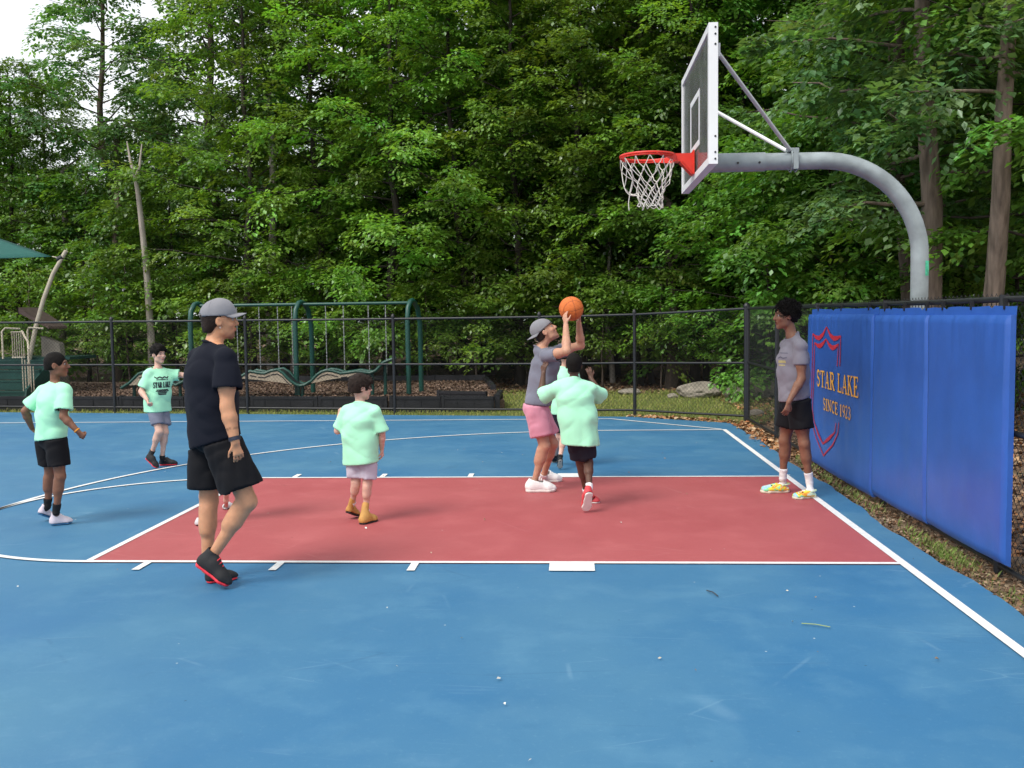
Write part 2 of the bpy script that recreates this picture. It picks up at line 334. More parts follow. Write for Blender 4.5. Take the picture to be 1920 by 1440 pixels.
def fence(name, label, pts, hts, mid, bot, parts_post=None, wr=.0022, corner=(), caps=True):
    base = pts[0]; f = empty(name, (base[0], base[1], 0)); tag(f, label, 'fence'); o = np.array([base[0], base[1], 0])
    L3 = lambda p, z: np.array([p[0], p[1], z])-o
    for i, p in enumerate(pts):
        h_ = hts[i]; r = .042 if i in corner else .030
        m_ = MB(); m_.tube([L3(p, -.06), L3(p, h_+.01)], r, 14)
        if caps: m_.tube([L3(p, h_+.01), L3(p, h_+.03), L3(p, h_+.06), L3(p, h_+.075)], [r*1.25, r*1.25, r*.8, r*.2], 14)
        for zc in (.15, .6, 1.05, 1.5): m_.tube([L3(p, zc), L3(p, zc+.022)], r*1.12, 14)
        m_.build('post', M_BLACK, f, True)
    for i in range(len(pts)-1):
        a, b = pts[i], pts[i+1]; ha, hb = hts[i], hts[i+1]
        for nm, za, zb, r in (('top_rail', ha-.02, hb-.02, .021), ('middle_rail', mid*ha, mid*hb, .019), ('bottom_rail', bot, bot, .019)):
            if za is None: continue
            MB().tube([L3(a, za), L3((np.array(a)+b)/2, (za+zb)/2-.003), L3(b, zb)], r, 10).build(nm, M_BLACK, f, True)
        V, F = chain_mesh(a, b, bot-.03, min(ha, hb)+.03, wr)
        V[:, 2] += 0
        w_ = link('wire_mesh', npmesh('wire_mesh', V-o, F), M_WIRE, f); w_['kind'] = 'stuff'
    return f
fence('chain_link_fence', 'black chain-link fence with three rails along the far side of the court', FENCE, [1.80, 1.78, 1.76, 1.75, 1.74, 1.73, 1.73, 1.75, 1.82], .515, .085, corner=(8,))
RF = [np.array(q) for q in ((.52, 7.13), (.52, 4.95), (.52, 2.75), (.52, .36), (.52, -2.0), (.52, -4.4), (.52, -6.6))]
fence('chain_link_fence', 'black chain-link fence carrying the blue pads behind the hoop', RF, [1.82, 1.82, 1.82, 1.81, 1.81, 1.81, 1.81], .52, .05, wr=.0026, caps=False)

# ------------------------------------------------------------------ blue pads with the crest
def noise1(n, seed): return np.random.default_rng(seed).uniform(-1, 1, n)
_lat = np.random.default_rng(3).uniform(-1, 1, (32, 32, 32)).astype(np.float32)
def vnoise(P):
    """smooth 3-D value noise, period 32"""
    P = np.asarray(P, np.float32); f = np.floor(P); t = P-f; t = t*t*(3-2*t); i = f.astype(np.int32) & 31; j = (i+1) & 31
    g = lambda a, b, c: _lat[a, b, c]
    x0, y0, z0 = i[..., 0], i[..., 1], i[..., 2]; x1, y1, z1 = j[..., 0], j[..., 1], j[..., 2]; tx, ty, tz = t[..., 0], t[..., 1], t[..., 2]
    c00 = g(x0, y0, z0)*(1-tx)+g(x1, y0, z0)*tx; c10 = g(x0, y1, z0)*(1-tx)+g(x1, y1, z0)*tx
    c01 = g(x0, y0, z1)*(1-tx)+g(x1, y0, z1)*tx; c11 = g(x0, y1, z1)*(1-tx)+g(x1, y1, z1)*tx
    return (c00*(1-ty)+c10*ty)*(1-tz)+(c01*(1-ty)+c11*ty)*tz
M_PAD = mat('pad_vinyl', (.030, .105, .40), .33, .14, 2.2, .12, 26, spec=.5)
PX = .425
def pad(y0, y1, z0, z1, label, seed, sag=0):
    """vinyl covered foam pad: rounded slab with puckered, wrinkled front"""
    ny, nz_ = (46 if y1-y0 < 2 else 84), 50; t = .055; root = empty('wall_pad', (PX, (y0+y1)/2, z0)); o = np.array(root.location)
    u = np.linspace(0, 1, ny); v = np.linspace(0, 1, nz_); U, Vv = np.meshgrid(u, v, indexing='ij')
    Y = y0+(y1-y0)*U; Z = z0+(z1-z0)*Vv
    e = np.minimum(np.minimum(U*(y1-y0), (1-U)*(y1-y0)), np.minimum(Vv*(z1-z0), (1-Vv)*(z1-z0)))
    edge_ = np.clip(e/.03, 0, 1); X = PX+.02*(1-np.sqrt(1-(1-edge_)**2))
    nP = np.stack([Y*2.6+seed*3.3, Z*1.1, 0*Y+seed], -1); X = X+.004*vnoise(nP)+.003*vnoise(np.stack([Y*7+seed, Z*1.8, 0*Y+5], -1))
    crz = np.clip(1-(z1-Z)/.45, 0, 1); X = X+.0065*crz*vnoise(np.stack([Y*16+seed*2, Z*2+Y*3, 0*Y+9], -1))
    cr2 = np.clip(1-(Y-y0)/.4, 0, 1)*np.clip(1-np.abs(Z-.75)/.45, 0, 1); X = X+.004*cr2*vnoise(np.stack([Y*4, Z*15+Y*5, 0*Y+2], -1))
    Zs = Z+.012*(1-Vv)*np.sin(U*math.pi)*-1+sag*(1-U)*(1-Vv)
    front = np.stack([X, Y, Zs], -1).reshape(-1, 3); back = np.array([[PX+t, y0, z0], [PX+t, y1, z0], [PX+t, y1, z1], [PX+t, y0, z1]])
    idx = np.arange(ny*nz_).reshape(ny, nz_); F = [tuple(q) for q in np.stack([idx[:-1, :-1], idx[:-1, 1:], idx[1:, 1:], idx[1:, :-1]], -1).reshape(-1, 4)]
    b = ny*nz_
    F += [tuple(list(idx[:, 0])+[b+1, b]), tuple(list(idx[::-1, -1])+[b+3, b+2]), tuple(list(idx[0, ::-1])+[b, b+3]), tuple(list(idx[-1, :])+[b+2, b+1]), (b, b+1, b+2, b+3)]
    me = bpy.data.meshes.new('cover'); me.from_pydata([tuple(p-o) for p in np.vstack([front, back])], [], F); me.update()
    bm = bmesh.new(); bm.from_mesh(me); bmesh.ops.recalc_face_normals(bm, faces=bm.faces); bm.to_mesh(me); bm.free()
    c_ = link('cover', me, M_PAD, root, True); me.set_sharp_from_angle(angle=math.radians(50))
    # backing flap tied to the top rail
    V = []; F = []; n = 30
    for i in range(n+1):
        y = y0+(y1-y0)*i/n; hh = z1+.058+.003*math.sin(i*.5+seed)-(.018 if (i*7+seed*3) % 17 == 0 else 0)
        for x, z in ((PX+.05, z1-.03), (PX+.056, hh)): V.append(np.array((x, y, z))-o)
    for i in range(n): F.append((2*i, 2*i+1, 2*i+3, 2*i+2))
    MBx = MB(); MBx.add(V, F); fl = MBx.build('flap', M_PAD, root); sm = fl.modifiers.new('thickness', 'SOLIDIFY'); sm.thickness = .004
    for i in range(3):
        yk = y0+(y1-y0)*(.12+.38*i); q = MB(); q.box(np.array((PX+.045, yk-.005, z1+.035))-o, np.array((PX+.072, yk+.005, z1+.105))-o); q.build('zip_tie', M_BLACK, root)
    return tag(root, label, 'pad', 'blue pads tied to the fence'), c_
pads = [pad(.435, 2.86, .04, 1.70, 'blue vinyl fence pad printed with the red crest and yellow lettering', 1),
        pad(-.905, .42, .075, 1.69, 'plain blue vinyl fence pad between the lettered pad and the end pad', 3, .01),
        pad(-2.27, -.91, .10, 1.69, 'creased plain blue vinyl pad at the open end of the padding', 4, .015)]
# crest and lettering, mapped onto the pad plane from points measured on it
def PL(x, y):                                    # crop coordinates -> (y, z) on the pad face
    q = atX(1500+x/2.571, 560+y/2.571, PX); return np.array([q[1], q[2]])
def on_pad(ptsyz, faces, name, m, lift=.006):
    """drop flat lettering onto the pads it covers, splitting it between pads"""
    by = {}
    for f in faces:
        c_ = np.mean([ptsyz[i] for i in f], 0); k = 0; by.setdefault(k, []).append(f)
    for k, fs in by.items():
        root, cov = pads[k]; o = np.array(root.location); V = []; F = []
        bv = BVHTree.FromPolygons([tuple(v.co) for v in cov.data.vertices], [tuple(p.vertices) for p in cov.data.polygons])
        for f in fs:
            b = len(V)
            for i in f:
                y, z = ptsyz[i]; hit = bv.ray_cast(Vector((-1, y-o[1], z-o[2])), Vector((1, 0, 0)))
                x = hit[0].x if hit[0] else 0.0; V.append((x-lift, y-o[1], z-o[2]))
            F.append(tuple(range(b, len(V))))
        MB().add(V, F).build(name, m, root)
def stroke(P, w, n=8, taper=None):
    """polyline -> thin quads (2-D)"""
    P = [np.array(p, float) for p in P]; Q = []
    for a, b in zip(P[:-1], P[1:]):
        for i in range(n): Q.append(a+(b-a)*i/n)
    Q.append(P[-1]); V = []; F = []
    for i, q in enumerate(Q):
        t = Q[min(i+1, len(Q)-1)]-Q[max(i-1, 0)]; t = t/(np.linalg.norm(t)+1e-9); nn = np.array([-t[1], t[0]])
        ww = w*(taper(i/(len(Q)-1)) if taper else 1); V += [q-nn*ww/2, q+nn*ww/2]
    for i in range(len(Q)-1): F.append((2*i, 2*i+1, 2*i+3, 2*i+2))
    return V, F
M_CREST = mat('crest_red', (.50, .022, .045), .5, .1, 20)
M_GOLD = mat('lettering_gold', (.80, .40, .05), .5, .1, 20)
def crest(lines, w, tf=None):
    for ln in lines:
        V, F = stroke([PL(*q) for q in ln], w, 5, tf); on_pad(V, F, 'crest_line', M_CREST)
bow = lambda t: .7+1.6*math.sin(math.pi*((t*2) % 1))
crest([[(62, 168), (78, 186), (96, 190), (114, 172), (130, 136), (146, 174), (164, 192), (184, 190), (200, 180)]], .022, bow)
crest([[(72, 212), (86, 226), (100, 228), (114, 216), (128, 194), (142, 222), (158, 238), (174, 232), (189, 218)]], .022, bow)
crest([[(62, 168), (61, 300), (58, 430), (53, 520), (58, 590), (80, 672), (115, 757)], [(200, 180), (197, 250), (194, 326)], [(191, 597), (186, 650), (160, 705), (115, 757)],
       [(72, 212), (70, 320), (66, 440), (62, 530), (70, 590), (90, 650), (112, 700)], [(188, 214), (185, 270), (181, 326)], [(177, 600), (170, 645), (145, 672), (112, 700)]], .022)
crest([[(112, 700), (140, 676), (170, 645)], [(70, 590), (90, 652), (112, 702)]], .03, lambda t: .4+math.sin(math.pi*t))
def arc(cx, cy, rx, ry, a0, a1, n=10): return [(cx+rx*math.cos(math.radians(a0+(a1-a0)*i/n)), cy+ry*math.sin(math.radians(a0+(a1-a0)*i/n))) for i in range(n+1)]
T, t_ = .17, .075                                 # thick and thin strokes of a serif letter
GL = {  # letter -> (advance, [(points, width)]), unit cap height
 'S': (.62, [(arc(.30, .74, .20, .23, 40, 250)+arc(.30, .27, .22, .25, 80, -130), .12), ([(.50, .72), (.50, .95)], t_), ([(.08, .28), (.08, .05)], t_)]),
 'T': (.72, [([(.36, .03), (.36, .97)], T), ([(.03, .96), (.69, .96)], t_), ([(.05, .72), (.05, .98)], t_), ([(.67, .72), (.67, .98)], t_), ([(.20, .03), (.52, .03)], t_)]),
 'A': (.78, [([(.14, .03), (.40, .98)], t_), ([(.40, .98), (.66, .03)], T), ([(.24, .34), (.54, .34)], t_), ([(.02, .03), (.27, .03)], t_), ([(.50, .03), (.80, .03)], t_)]),
 'R': (.76, [([(.18, .03), (.18, .97)], T), ([(.18, .95)]+arc(.38, .72, .20, .23, 90, -90)+[(.18, .49)], .11), ([(.36, .48), (.66, .03)], T), ([(.03, .97), (.30, .97)], t_), ([(.03, .03), (.34, .03)], t_), ([(.56, .03), (.78, .03)], t_)]),
 'L': (.64, [([(.18, .03), (.18, .97)], T), ([(.03, .97), (.34, .97)], t_), ([(.03, .03), (.60, .03)], t_), ([(.59, .02), (.59, .28)], t_)]),
 'K': (.78, [([(.18, .03), (.18, .97)], T), ([(.20, .42), (.60, .96)], t_), ([(.34, .58), (.66, .03)], T), ([(.03, .97), (.33, .97)], t_), ([(.03, .03), (.33, .03)], t_), ([(.48, .97), (.74, .97)], t_), ([(.54, .03), (.80, .03)], t_)]),
 'E': (.66, [([(.18, .03), (.18, .97)], T), ([(.03, .97), (.58, .97)], t_), ([(.03, .03), (.60, .03)], t_), ([(.18, .51), (.44, .51)], t_), ([(.57, .76), (.57, .98)], t_), ([(.60, .02), (.60, .26)], t_), ([(.44, .40), (.44, .62)], t_)]),
 'I': (.36, [([(.18, .03), (.18, .97)], T), ([(.03, .97), (.33, .97)], t_), ([(.03, .03), (.33, .03)], t_)]),
 'N': (.82, [([(.14, .03), (.14, .97)], t_), ([(.14, .97), (.66, .03)], T), ([(.66, .03), (.66, .97)], t_), ([(.02, .97), (.24, .97)], t_), ([(.02, .03), (.26, .03)], t_), ([(.54, .97), (.78, .97)], t_)]),
 'C': (.70, [(arc(.38, .50, .30, .47, 45, 315, 16), .13), ([(.60, .70), (.60, .95)], t_)]),
 '1': (.44, [([(.22, .03), (.22, .97)], T), ([(.08, .82), (.22, .97)], t_), ([(.07, .03), (.37, .03)], t_)]),
 '9': (.56, [(arc(.27, .68, .18, .27, 0, 360, 14), .10), ([(.45, .68)]+arc(.20, .60, .25, .56, 0, -75, 6), .12)]),
 '2': (.56, [(arc(.26, .72, .19, .24, 160, -30, 8)+[(.08, .06)], .11), ([(.05, .05), (.47, .05)], .11), ([(.47, .03), (.49, .22)], t_)]),
 '3': (.54, [(arc(.24, .74, .17, .22, 150, -80, 8), .10), (arc(.24, .28, .20, .26, 80, -150, 9), .11)]), ' ': (.34, [])}
def lettering(txt, LB, LT, RB, RT_, name):
    adv = sum(GL[c_][0]+.05 for c_ in txt)-.05; x = 0
    LB, LT, RB, RT_ = [PL(*q) for q in (LB, LT, RB, RT_)]; hgt = np.linalg.norm(LT-LB)
    for c_ in txt:
        w, sts = GL[c_]
        V = []; F = []
        for pts, sw in sts:
            P2 = []
            for (a, b) in pts:
                s = (x+a)/adv; P2.append((LB*(1-s)+RB*s)*(1-b)+(LT*(1-s)+RT_*s)*b)
            v, f = stroke(P2, sw*hgt*1.25, 2); k = len(V); V += v; F += [tuple(i+k for i in q) for q in f]
        if V: on_pad(V, F, name, M_GOLD, .008)
        x += w+.05
lettering('STAR LAKE', (84, 418), (84, 342), (284, 479), (284, 379), 'letter')
lettering('SINCE 1923', (115, 533), (115, 478), (249, 586), (249, 524), 'letter')

# ------------------------------------------------------------------ basketball goal
M_GALV = mat('galvanised_steel', (.27, .31, .32), .5, .25, 7, .15, 50, metal=.2, spec=.5)
M_BBW = mat('board_frame', (.78, .79, .80), .4, .04, 6)
M_BBG = mat('board_frame_grey', (.50, .52, .54), .45, .06, 6, metal=.3)
M_RIM = mat('rim_orange', (.70, .035, .018), .4, .1, 12, spec=.5)
M_NET = mat('net_cord', (.68, .66, .60), .85, .15, 60)
goal = empty('basketball_goal', (.68, 0, -.05)); tag(goal, 'gooseneck basketball goal with clear backboard and red rim over the red lane', 'basketball hoop')
G = np.array((.68, 0, -.05))
pts = [(.68, 0, -.05), (.68, 0, 2.0)]
for i in range(1, 19):
    a = math.radians(90*i/18); pts.append((-.14+.82*math.cos(a), 0, 2.185+.82*math.sin(a)))
pts += [(-.45, 0, 3.006), (-.75, 0, 3.006)]
MB(G).tube(pts, .072, 24).build('pole', M_GALV, goal, True).location = (0, 0, 0)
MB(G).tube([(-.62, 0, 3.006), (-1.13, 0, 3.006)], .080, 24).build('arm_sleeve', M_GALV, goal, True).location = (0, 0, 0)
for x in (-.68, -.86):
    MB(G).tube([(x, -.088, 2.99), (x, -.078, 2.99)], .010, 8).build('bolt', M_BLACK, goal).location = (0, 0, 0)
b0, b1, zt, zb, xf = -.915, .915, 3.915, 2.862, -1.22
fr = MB(G); fw_ = .055; fd = .07
for y in (b0, b1-fw_*0):
    yy0, yy1 = (b0, b0+fw_) if y == b0 else (b1-fw_, b1)
    fr.box((xf, yy0, zb), (xf+fd, yy1, zt))
fr.box((xf+.001, b0+fw_, zt-fw_), (xf+fd-.001, b1-fw_, zt)); fr.box((xf+.001, b0+fw_, zb), (xf+fd-.001, b1-fw_, zb+fw_))
fo = fr.build('backboard_frame', M_BBW, goal); fo.location = (0, 0, 0)
for z in (3.88, 3.83, 3.755, 3.07, 2.95, 2.90):
    q = MB(G); q.tube([(xf+.05, b0-.004, z), (xf+.05, b0+.002, z)], .008, 8); q.build('screw', M_BLACK, fo)
gm = bpy.data.materials.new('backboard_glass'); gm.use_nodes = True; n = gm.node_tree.nodes; l = gm.node_tree.links
b = n['Principled BSDF']; b.inputs['Base Color'].default_value = (.78, .82, .82, 1); b.inputs['Roughness'].default_value = .08; b.inputs['Transmission Weight'].default_value = 1; b.inputs['IOR'].default_value = 1.12
tn = n.new('ShaderNodeBsdfTransparent'); tn.inputs[0].default_value = (.93, .95, .95, 1); df = n.new('ShaderNodeBsdfDiffuse'); df.inputs[0].default_value = (.75, .78, .78, 1)
gl = n.new('ShaderNodeBsdfGlossy'); gl.inputs['Roughness'].default_value = .12; lw = n.new('ShaderNodeFresnel'); lw.inputs[0].default_value = 1.2
tcg = n.new('ShaderNodeTexCoord'); nzg = n.new('ShaderNodeTexNoise'); nzg.inputs['Scale'].default_value = 5; mrg = n.new('ShaderNodeMapRange'); mrg.inputs[1].default_value = .35; mrg.inputs[2].default_value = .7; mrg.inputs[3].default_value = .13; mrg.inputs[4].default_value = .22
l.new(tcg.outputs['Object'], nzg.inputs['Vector']); l.new(nzg.outputs['Fac'], mrg.inputs[0])
m1 = n.new('ShaderNodeMixShader'); m2 = n.new('ShaderNodeMixShader'); l.new(mrg.outputs[0], m1.inputs[0])
l.new(tn.outputs[0], m1.inputs[1]); l.new(df.outputs[0], m1.inputs[2]); l.new(lw.outputs[0], m2.inputs[0]); l.new(m1.outputs[0], m2.inputs[1]); l.new(gl.outputs[0], m2.inputs[2]); l.new(m2.outputs[0], n['Material Output'].inputs[0])
MB(G).box((xf+.012, b0+fw_, zb+fw_), (xf+.024, b1-fw_, zt-fw_)).build('backboard_pane', gm, goal)
sq = MB(G); sx = xf+.009
for lo, hi in (((sx, -.305, 3.52), (sx+.002, .305, 3.57)), ((sx, -.305, 3.115), (sx+.002, .305, 3.165)), ((sx, -.305, 3.165), (sx+.002, -.255, 3.52)), ((sx, .255, 3.165), (sx+.002, .305, 3.52))): sq.box(lo, hi)
sq.build('target_square', M_BBW, goal)
# rim, bracket, net
RZ = 3.075; RCX = -1.61; rim = MB(G); rim.tube(ring((RCX, 0, RZ), .232, 48), .0115, 10, closed=True)
rim.tube(ring((RCX, 0, RZ-.016), .232, 48), .007, 6, closed=True)
ro = rim.build('rim', M_RIM, goal, True)
bk = MB(G)
bk.box((xf-.012, -.075, RZ-.165), (xf-.001, .075, RZ+.035))
bk.box((RCX+.215, -.055, RZ-.055), (xf-.012, .055, RZ+.012))
for s in (-1, 1):
    bk.add([(xf-.012, s*.058, RZ-.05), (xf-.012, s*.058, RZ-.16), (RCX+.28, s*.058, RZ-.05), (xf-.012, s*.066, RZ-.05), (xf-.012, s*.066, RZ-.16), (RCX+.28, s*.066, RZ-.05)], [(0, 1, 2), (3, 5, 4), (0, 3, 4, 1), (1, 4, 5, 2), (2, 5, 3, 0)])
    bk.add([(RCX+.05, s*.226, RZ-.016), (RCX+.05, s*.226, RZ-.004), (RCX+.22, s*.09, RZ-.05), (RCX+.22, s*.09, RZ+.004), (RCX+.06, s*.238, RZ-.016), (RCX+.06, s*.238, RZ-.004), (RCX+.23, s*.10, RZ-.05), (RCX+.23, s*.10, RZ+.004)],
           [(0, 2, 3, 1), (4, 5, 7, 6), (0, 4, 6, 2), (1, 3, 7, 5), (0, 1, 5, 4), (2, 6, 7, 3)])
bk.add([(xf-.012, -.058, RZ-.16), (xf-.012, .058, RZ-.16), (RCX+.28, .058, RZ-.05), (RCX+.28, -.058, RZ-.05), (xf-.022, -.058, RZ-.165), (xf-.022, .058, RZ-.165), (RCX+.27, .058, RZ-.06), (RCX+.27, -.058, RZ-.06)], [(0, 1, 2, 3), (7, 6, 5, 4), (0, 4, 5, 1), (2, 6, 7, 3), (1, 5, 6, 2), (0, 3, 7, 4)])
bk.build('rim_bracket', M_RIM, ro)
net = MB(G); NL = 12; lev = [0, .10, .18, .245, .30, .345, .385, .42]; rad = [.232, .205, .165, .135, .115, .105, .10, .105]
nr = np.random.default_rng(4)
def npnt(i, k):
    a = 2*math.pi*(i+.5*(k % 2))/NL; r = rad[k]*(1+.06*nr.normal()) if k else rad[0]
    return np.array((RCX+.03*(k/7)+r*math.cos(a), r*math.sin(a), RZ-.02-lev[k]+(0 if k == 0 else .008*nr.normal())))
NP_ = {(i, k): npnt(i, k) for i in range(NL) for k in range(len(lev))}
NP_[(6, 2)] += (-.05, 0, -.06); NP_[(6, 3)] += (-.05, .02, -.05); NP_[(5, 3)] += (-.04, 0, -.05)
for k in range(len(lev)-1):
    for i in range(NL):
        for di in ((0, -1) if k % 2 == 0 else (0, 1)):
            a, b = NP_[(i, k)], NP_[((i+di) % NL, k+1)]; md = (a+b)/2+np.array((nr.normal()*.006, nr.normal()*.006, -.012 if k < 2 else -.004))
            net.tube([a, md, b], .0036, 5, caps=False)
net.tube([NP_[(6, 3)], NP_[(6, 3)]+(-.01, 0, -.07), NP_[(6, 3)]+(-.004, .005, -.13)], .004, 5)
no = net.build('net', M_NET, ro, True)
# braces and clamp
for sy, zt_ in ((-.80, 3.735), (.80, 3.735)):
    q = MB(G); q.tube([(xf+.075, sy, zt_), (-.42, sy*.05, 3.095)], .0165, 10); q.build('brace', M_BBG if sy < 0 else M_BBW, goal, True)
    q = MB(G); q.box((xf+.07, sy-.03, zt_-.05), (xf+.10, sy+.03, zt_+.05)); q.build('brace_plate', M_BBG, goal)
cl = MB(G)
for x in (-.405, -.36):
    cl.tube([np.array((x, .088*math.cos(a), 3.006+.088*math.sin(a))) for a in np.linspace(0, 2*math.pi, 22, endpoint=False)], .007, 6, closed=True)
cl.box((-.44, -.03, 3.078), (-.34, .03, 3.115)); cl.box((-.40, -.10, 2.93), (-.36, -.088, 3.09)); cl.build('clamp', M_GALV, goal)
st = MB(G); aa = np.linspace(-.35, .35, 8)
V = []
for z in (2.02, 2.145):
    for a in aa: V.append((.68+.0735*math.cos(a-.9), .0735*math.sin(a-.9), z))
st.add(V, [(i, i+1, i+9, i+8) for i in range(7)])
st.build('sticker', mat('sticker_green', (.06, .52, .30), .5, .5, 30), goal)
for o in goal.children: o.location = (0, 0, 0)

# ------------------------------------------------------------------ playground
M_MULCH = mat('mulch_fibre', (.135, .088, .062), .95, .5, 26, 1.0, 60)
M_PLAS = mat('black_plastic', (.018, .018, .022), .5, .25, 6, .15, 40)
M_GREEN = mat('green_enamel', (.009, .066, .050), .38, .12, 8, spec=.5)
M_TAN = mat('tan_enamel', (.50, .44, .34), .4, .1, 8)
M_TANP = mat('tan_panel', (.36, .30, .22), .55, .12, 8)
bed = poly('mulch_bed', BED, .16, M_MULCH, thick=.2); bed['kind'] = 'structure'
P = np.stack([RNG.uniform(-17, -3.6, 24000), RNG.uniform(9.4, 15.5, 24000), np.full(24000, .163)], 1); P = P[in_poly(P, [(q[0]*.995, q[1]) for q in BED])]
o = leaf_scatter('wood_chips', P, .03, .085, [(.17, .11, .075), (.12, .075, .05), (.23, .16, .12), (.08, .05, .04)], bed, .6, 'wood_chip')
def timbers(a, b, h_, n):
    a = np.array(a, float); b = np.array(b, float); d = (b-a)/n; L = np.linalg.norm(d); e = d/L; nn = np.array([-e[1], e[0]])
    for i in range(n):
        p = a+d*i; q = MB(); c = lambda s, t, z: (p[0]+e[0]*s+nn[0]*t, p[1]+e[1]*s+nn[1]*t, z)
        def bx(s0, s1, t0, t1, z0, z1): q.add([c(s, t, z) for s in (s0, s1) for t in (t0, t1) for z in (z0, z1)], [(0, 1, 3, 2), (4, 6, 7, 5), (0, 4, 5, 1), (2, 3, 7, 6), (0, 2, 6, 4), (1, 5, 7, 3)])
        bx(.012, L-.012, -.045, .045, -.05, h_-.003*(i % 2)); bx(.0, .06, -.055, .055, -.05, h_+.012); bx(.06, L-.012, -.060, -.0455, h_-.055, h_-.008)
        for s0 in (.18, .52, .86): bx(L*s0-.1 if s0 > .2 else .1, L*s0+.1 if s0 > .2 else .3, -.058, -.0455, .03, h_-.075)
        q.build('border_timber', M_PLAS, bed, bevel=.004)
timbers((-18.0, 10.72), (-13.95, 10.45), .24, 3); timbers((-13.95, 10.42), (-5.75, 9.60), .25, 6); timbers((-5.72, 9.60), (-3.72, 9.42), .25, 2)
timbers((-3.68, 9.45), (-3.72, 10.9), .26, 1); timbers((-4.9, 10.25), (-3.9, 9.95), .30, 1); timbers((-4.4, 15.2), (-12, 15.9), .30, 6); timbers((-3.95, 12.0), (-4.4, 15.15), .27, 3)
# swing set: three arched end frames, two top bars, four swings
sw = empty('swing_set', (-8.0, 11.4, .16)); tag(sw, 'dark green metal swing frame with hanging chains behind the far fence', 'swing set'); S = np.array((-8.0, 11.4, .16))
fx = []
for u in (372, 566, 774):
    q = atY(u, 640, 11.4); fx.append(q[0]); x = q[0]
    pf = [(x-.06, 11.15, .1), (x-.06, 11.15, 1.65), (x-.05, 11.18, 1.92), (x-.02, 11.30, 2.06), (x, 11.42, 2.08)]
    MB(S).tube(pf, .052, 12).build('leg', M_GREEN, sw, True)
    MB(S).tube([(x+.09, 11.85, .1), (x+.09, 11.82, 1.6), (x+.06, 11.72, 1.92), (x+.02, 11.55, 2.06), (x, 11.43, 2.08)], .052, 12).build('leg', M_GREEN, sw, True)
for a, b in ((fx[0], fx[1]), (fx[1], fx[2])): MB(S).tube([(a+.03, 11.42, 2.035), (b-.03, 11.42, 2.035)], .034, 10).build('top_bar', M_GREEN, sw, True)
M_CHAIN = mat('chain_steel', (.42, .43, .43), .45, .2, 40, metal=.6)
def chainx(u): return atY(u, 600, 11.42)[0]
for ua, ub, lb in ((443, 487, 'first bay of the green swing frame, beside its end post'), (520, 548, 'first bay of the green swing frame, beside the middle post'), (610, 645, 'second bay of the green swing frame, beside the middle post'), (690, 724, 'second bay of the green swing frame, beside the far end post')):
    xa, xb = chainx(ua), chainx(ub); sg = empty('swing', ((xa+xb)/2, 11.42, .55)); o_ = np.array(sg.location)
    tag(sg, 'belt swing in the '+lb, 'swing', 'swings on the swing frame')
    for x in (xa, xb):
        q = MB(o_); zz = 2.03; xm = x+( (xa+xb)/2-x)*.05; k = 0
        while zz > .58:
            e = .028; ax = (e*.35, 0, 0) if k % 2 else (0, e*.35, 0)
            q.add([(xm-ax[0], 11.42-ax[1], zz), (xm+ax[0], 11.42+ax[1], zz), (xm+ax[0], 11.42+ax[1], zz-.04), (xm-ax[0], 11.42-ax[1], zz-.04)], [(0, 1, 2, 3)])
            q.tube([(xm, 11.42, zz), (xm, 11.42, zz-.034)], .0075, 5); zz -= .034; k += 1
        q.build('chain', M_CHAIN, sg)
    q = MB(o_); V = []; F = []
    for i in range(9):
        t = i/8; x = xa+(xb-xa)*t; z = .58-.11*math.sin(math.pi*t)
        for y in (11.33, 11.51): V += [(x, y, z), (x, y, z-.018)]
    for i in range(8):
        k = 4*i; F += [(k, k+2, k+6, k+4), (k+1, k+5, k+7, k+3), (k, k+4, k+5, k+1), (k+2, k+3, k+7, k+6)]
    q.add(V, F); q.build('seat', M_PLAS, sg)
# wavy balance track
wv = empty('wavy_climber', (-8.5, 11.0, .16)); tag(wv, 'wavy dark green balance track with tan side panels on the mulch', 'play equipment'); S = np.array((-8.5, 10.75, .16)); wv.location = tuple(S)
wpx = [(227, 728), (243, 718), (260, 701), (275, 696), (292, 700), (312, 714), (330, 722), (350, 712), (368, 699), (386, 694), (405, 700), (425, 712), (440, 712), (453, 705), (469, 696), (484, 699), (496, 700), (508, 695), (520, 693), (530, 699), (538, 708), (547, 716), (555, 721), (562, 723), (570, 722), (584, 714), (594, 703), (603, 697), (612, 694), (622, 695), (639, 700), (655, 698), (668, 696), (682, 698), (694, 699), (704, 695), (711, 688), (718, 680), (727, 676), (736, 673)]
wp = [atY(u, v, 10.75) for u, v in wpx]
for dy, nm in ((0, 'rail'), (.42, 'rail')): MB(S).tube([p+np.array((0, dy, 0)) for p in wp], .032, 8).build(nm, M_GREEN, wv, True)
V = []; F = []
for p in wp: V += [p+np.array((0, .01, .0)), p+np.array((0, .41, .0))]
q = MB(S); q.add(V, [(2*i, 2*i+2, 2*i+3, 2*i+1) for i in range(len(wp)-1)]); dk = q.build('deck', M_PLAS, wv); mo = dk.modifiers.new('thickness', 'SOLIDIFY'); mo.thickness = .03
segs = [[i for i, (u, v) in enumerate(wpx) if a <= u <= b] for a, b in ((240, 318), (345, 430), (445, 548), (578, 684))]
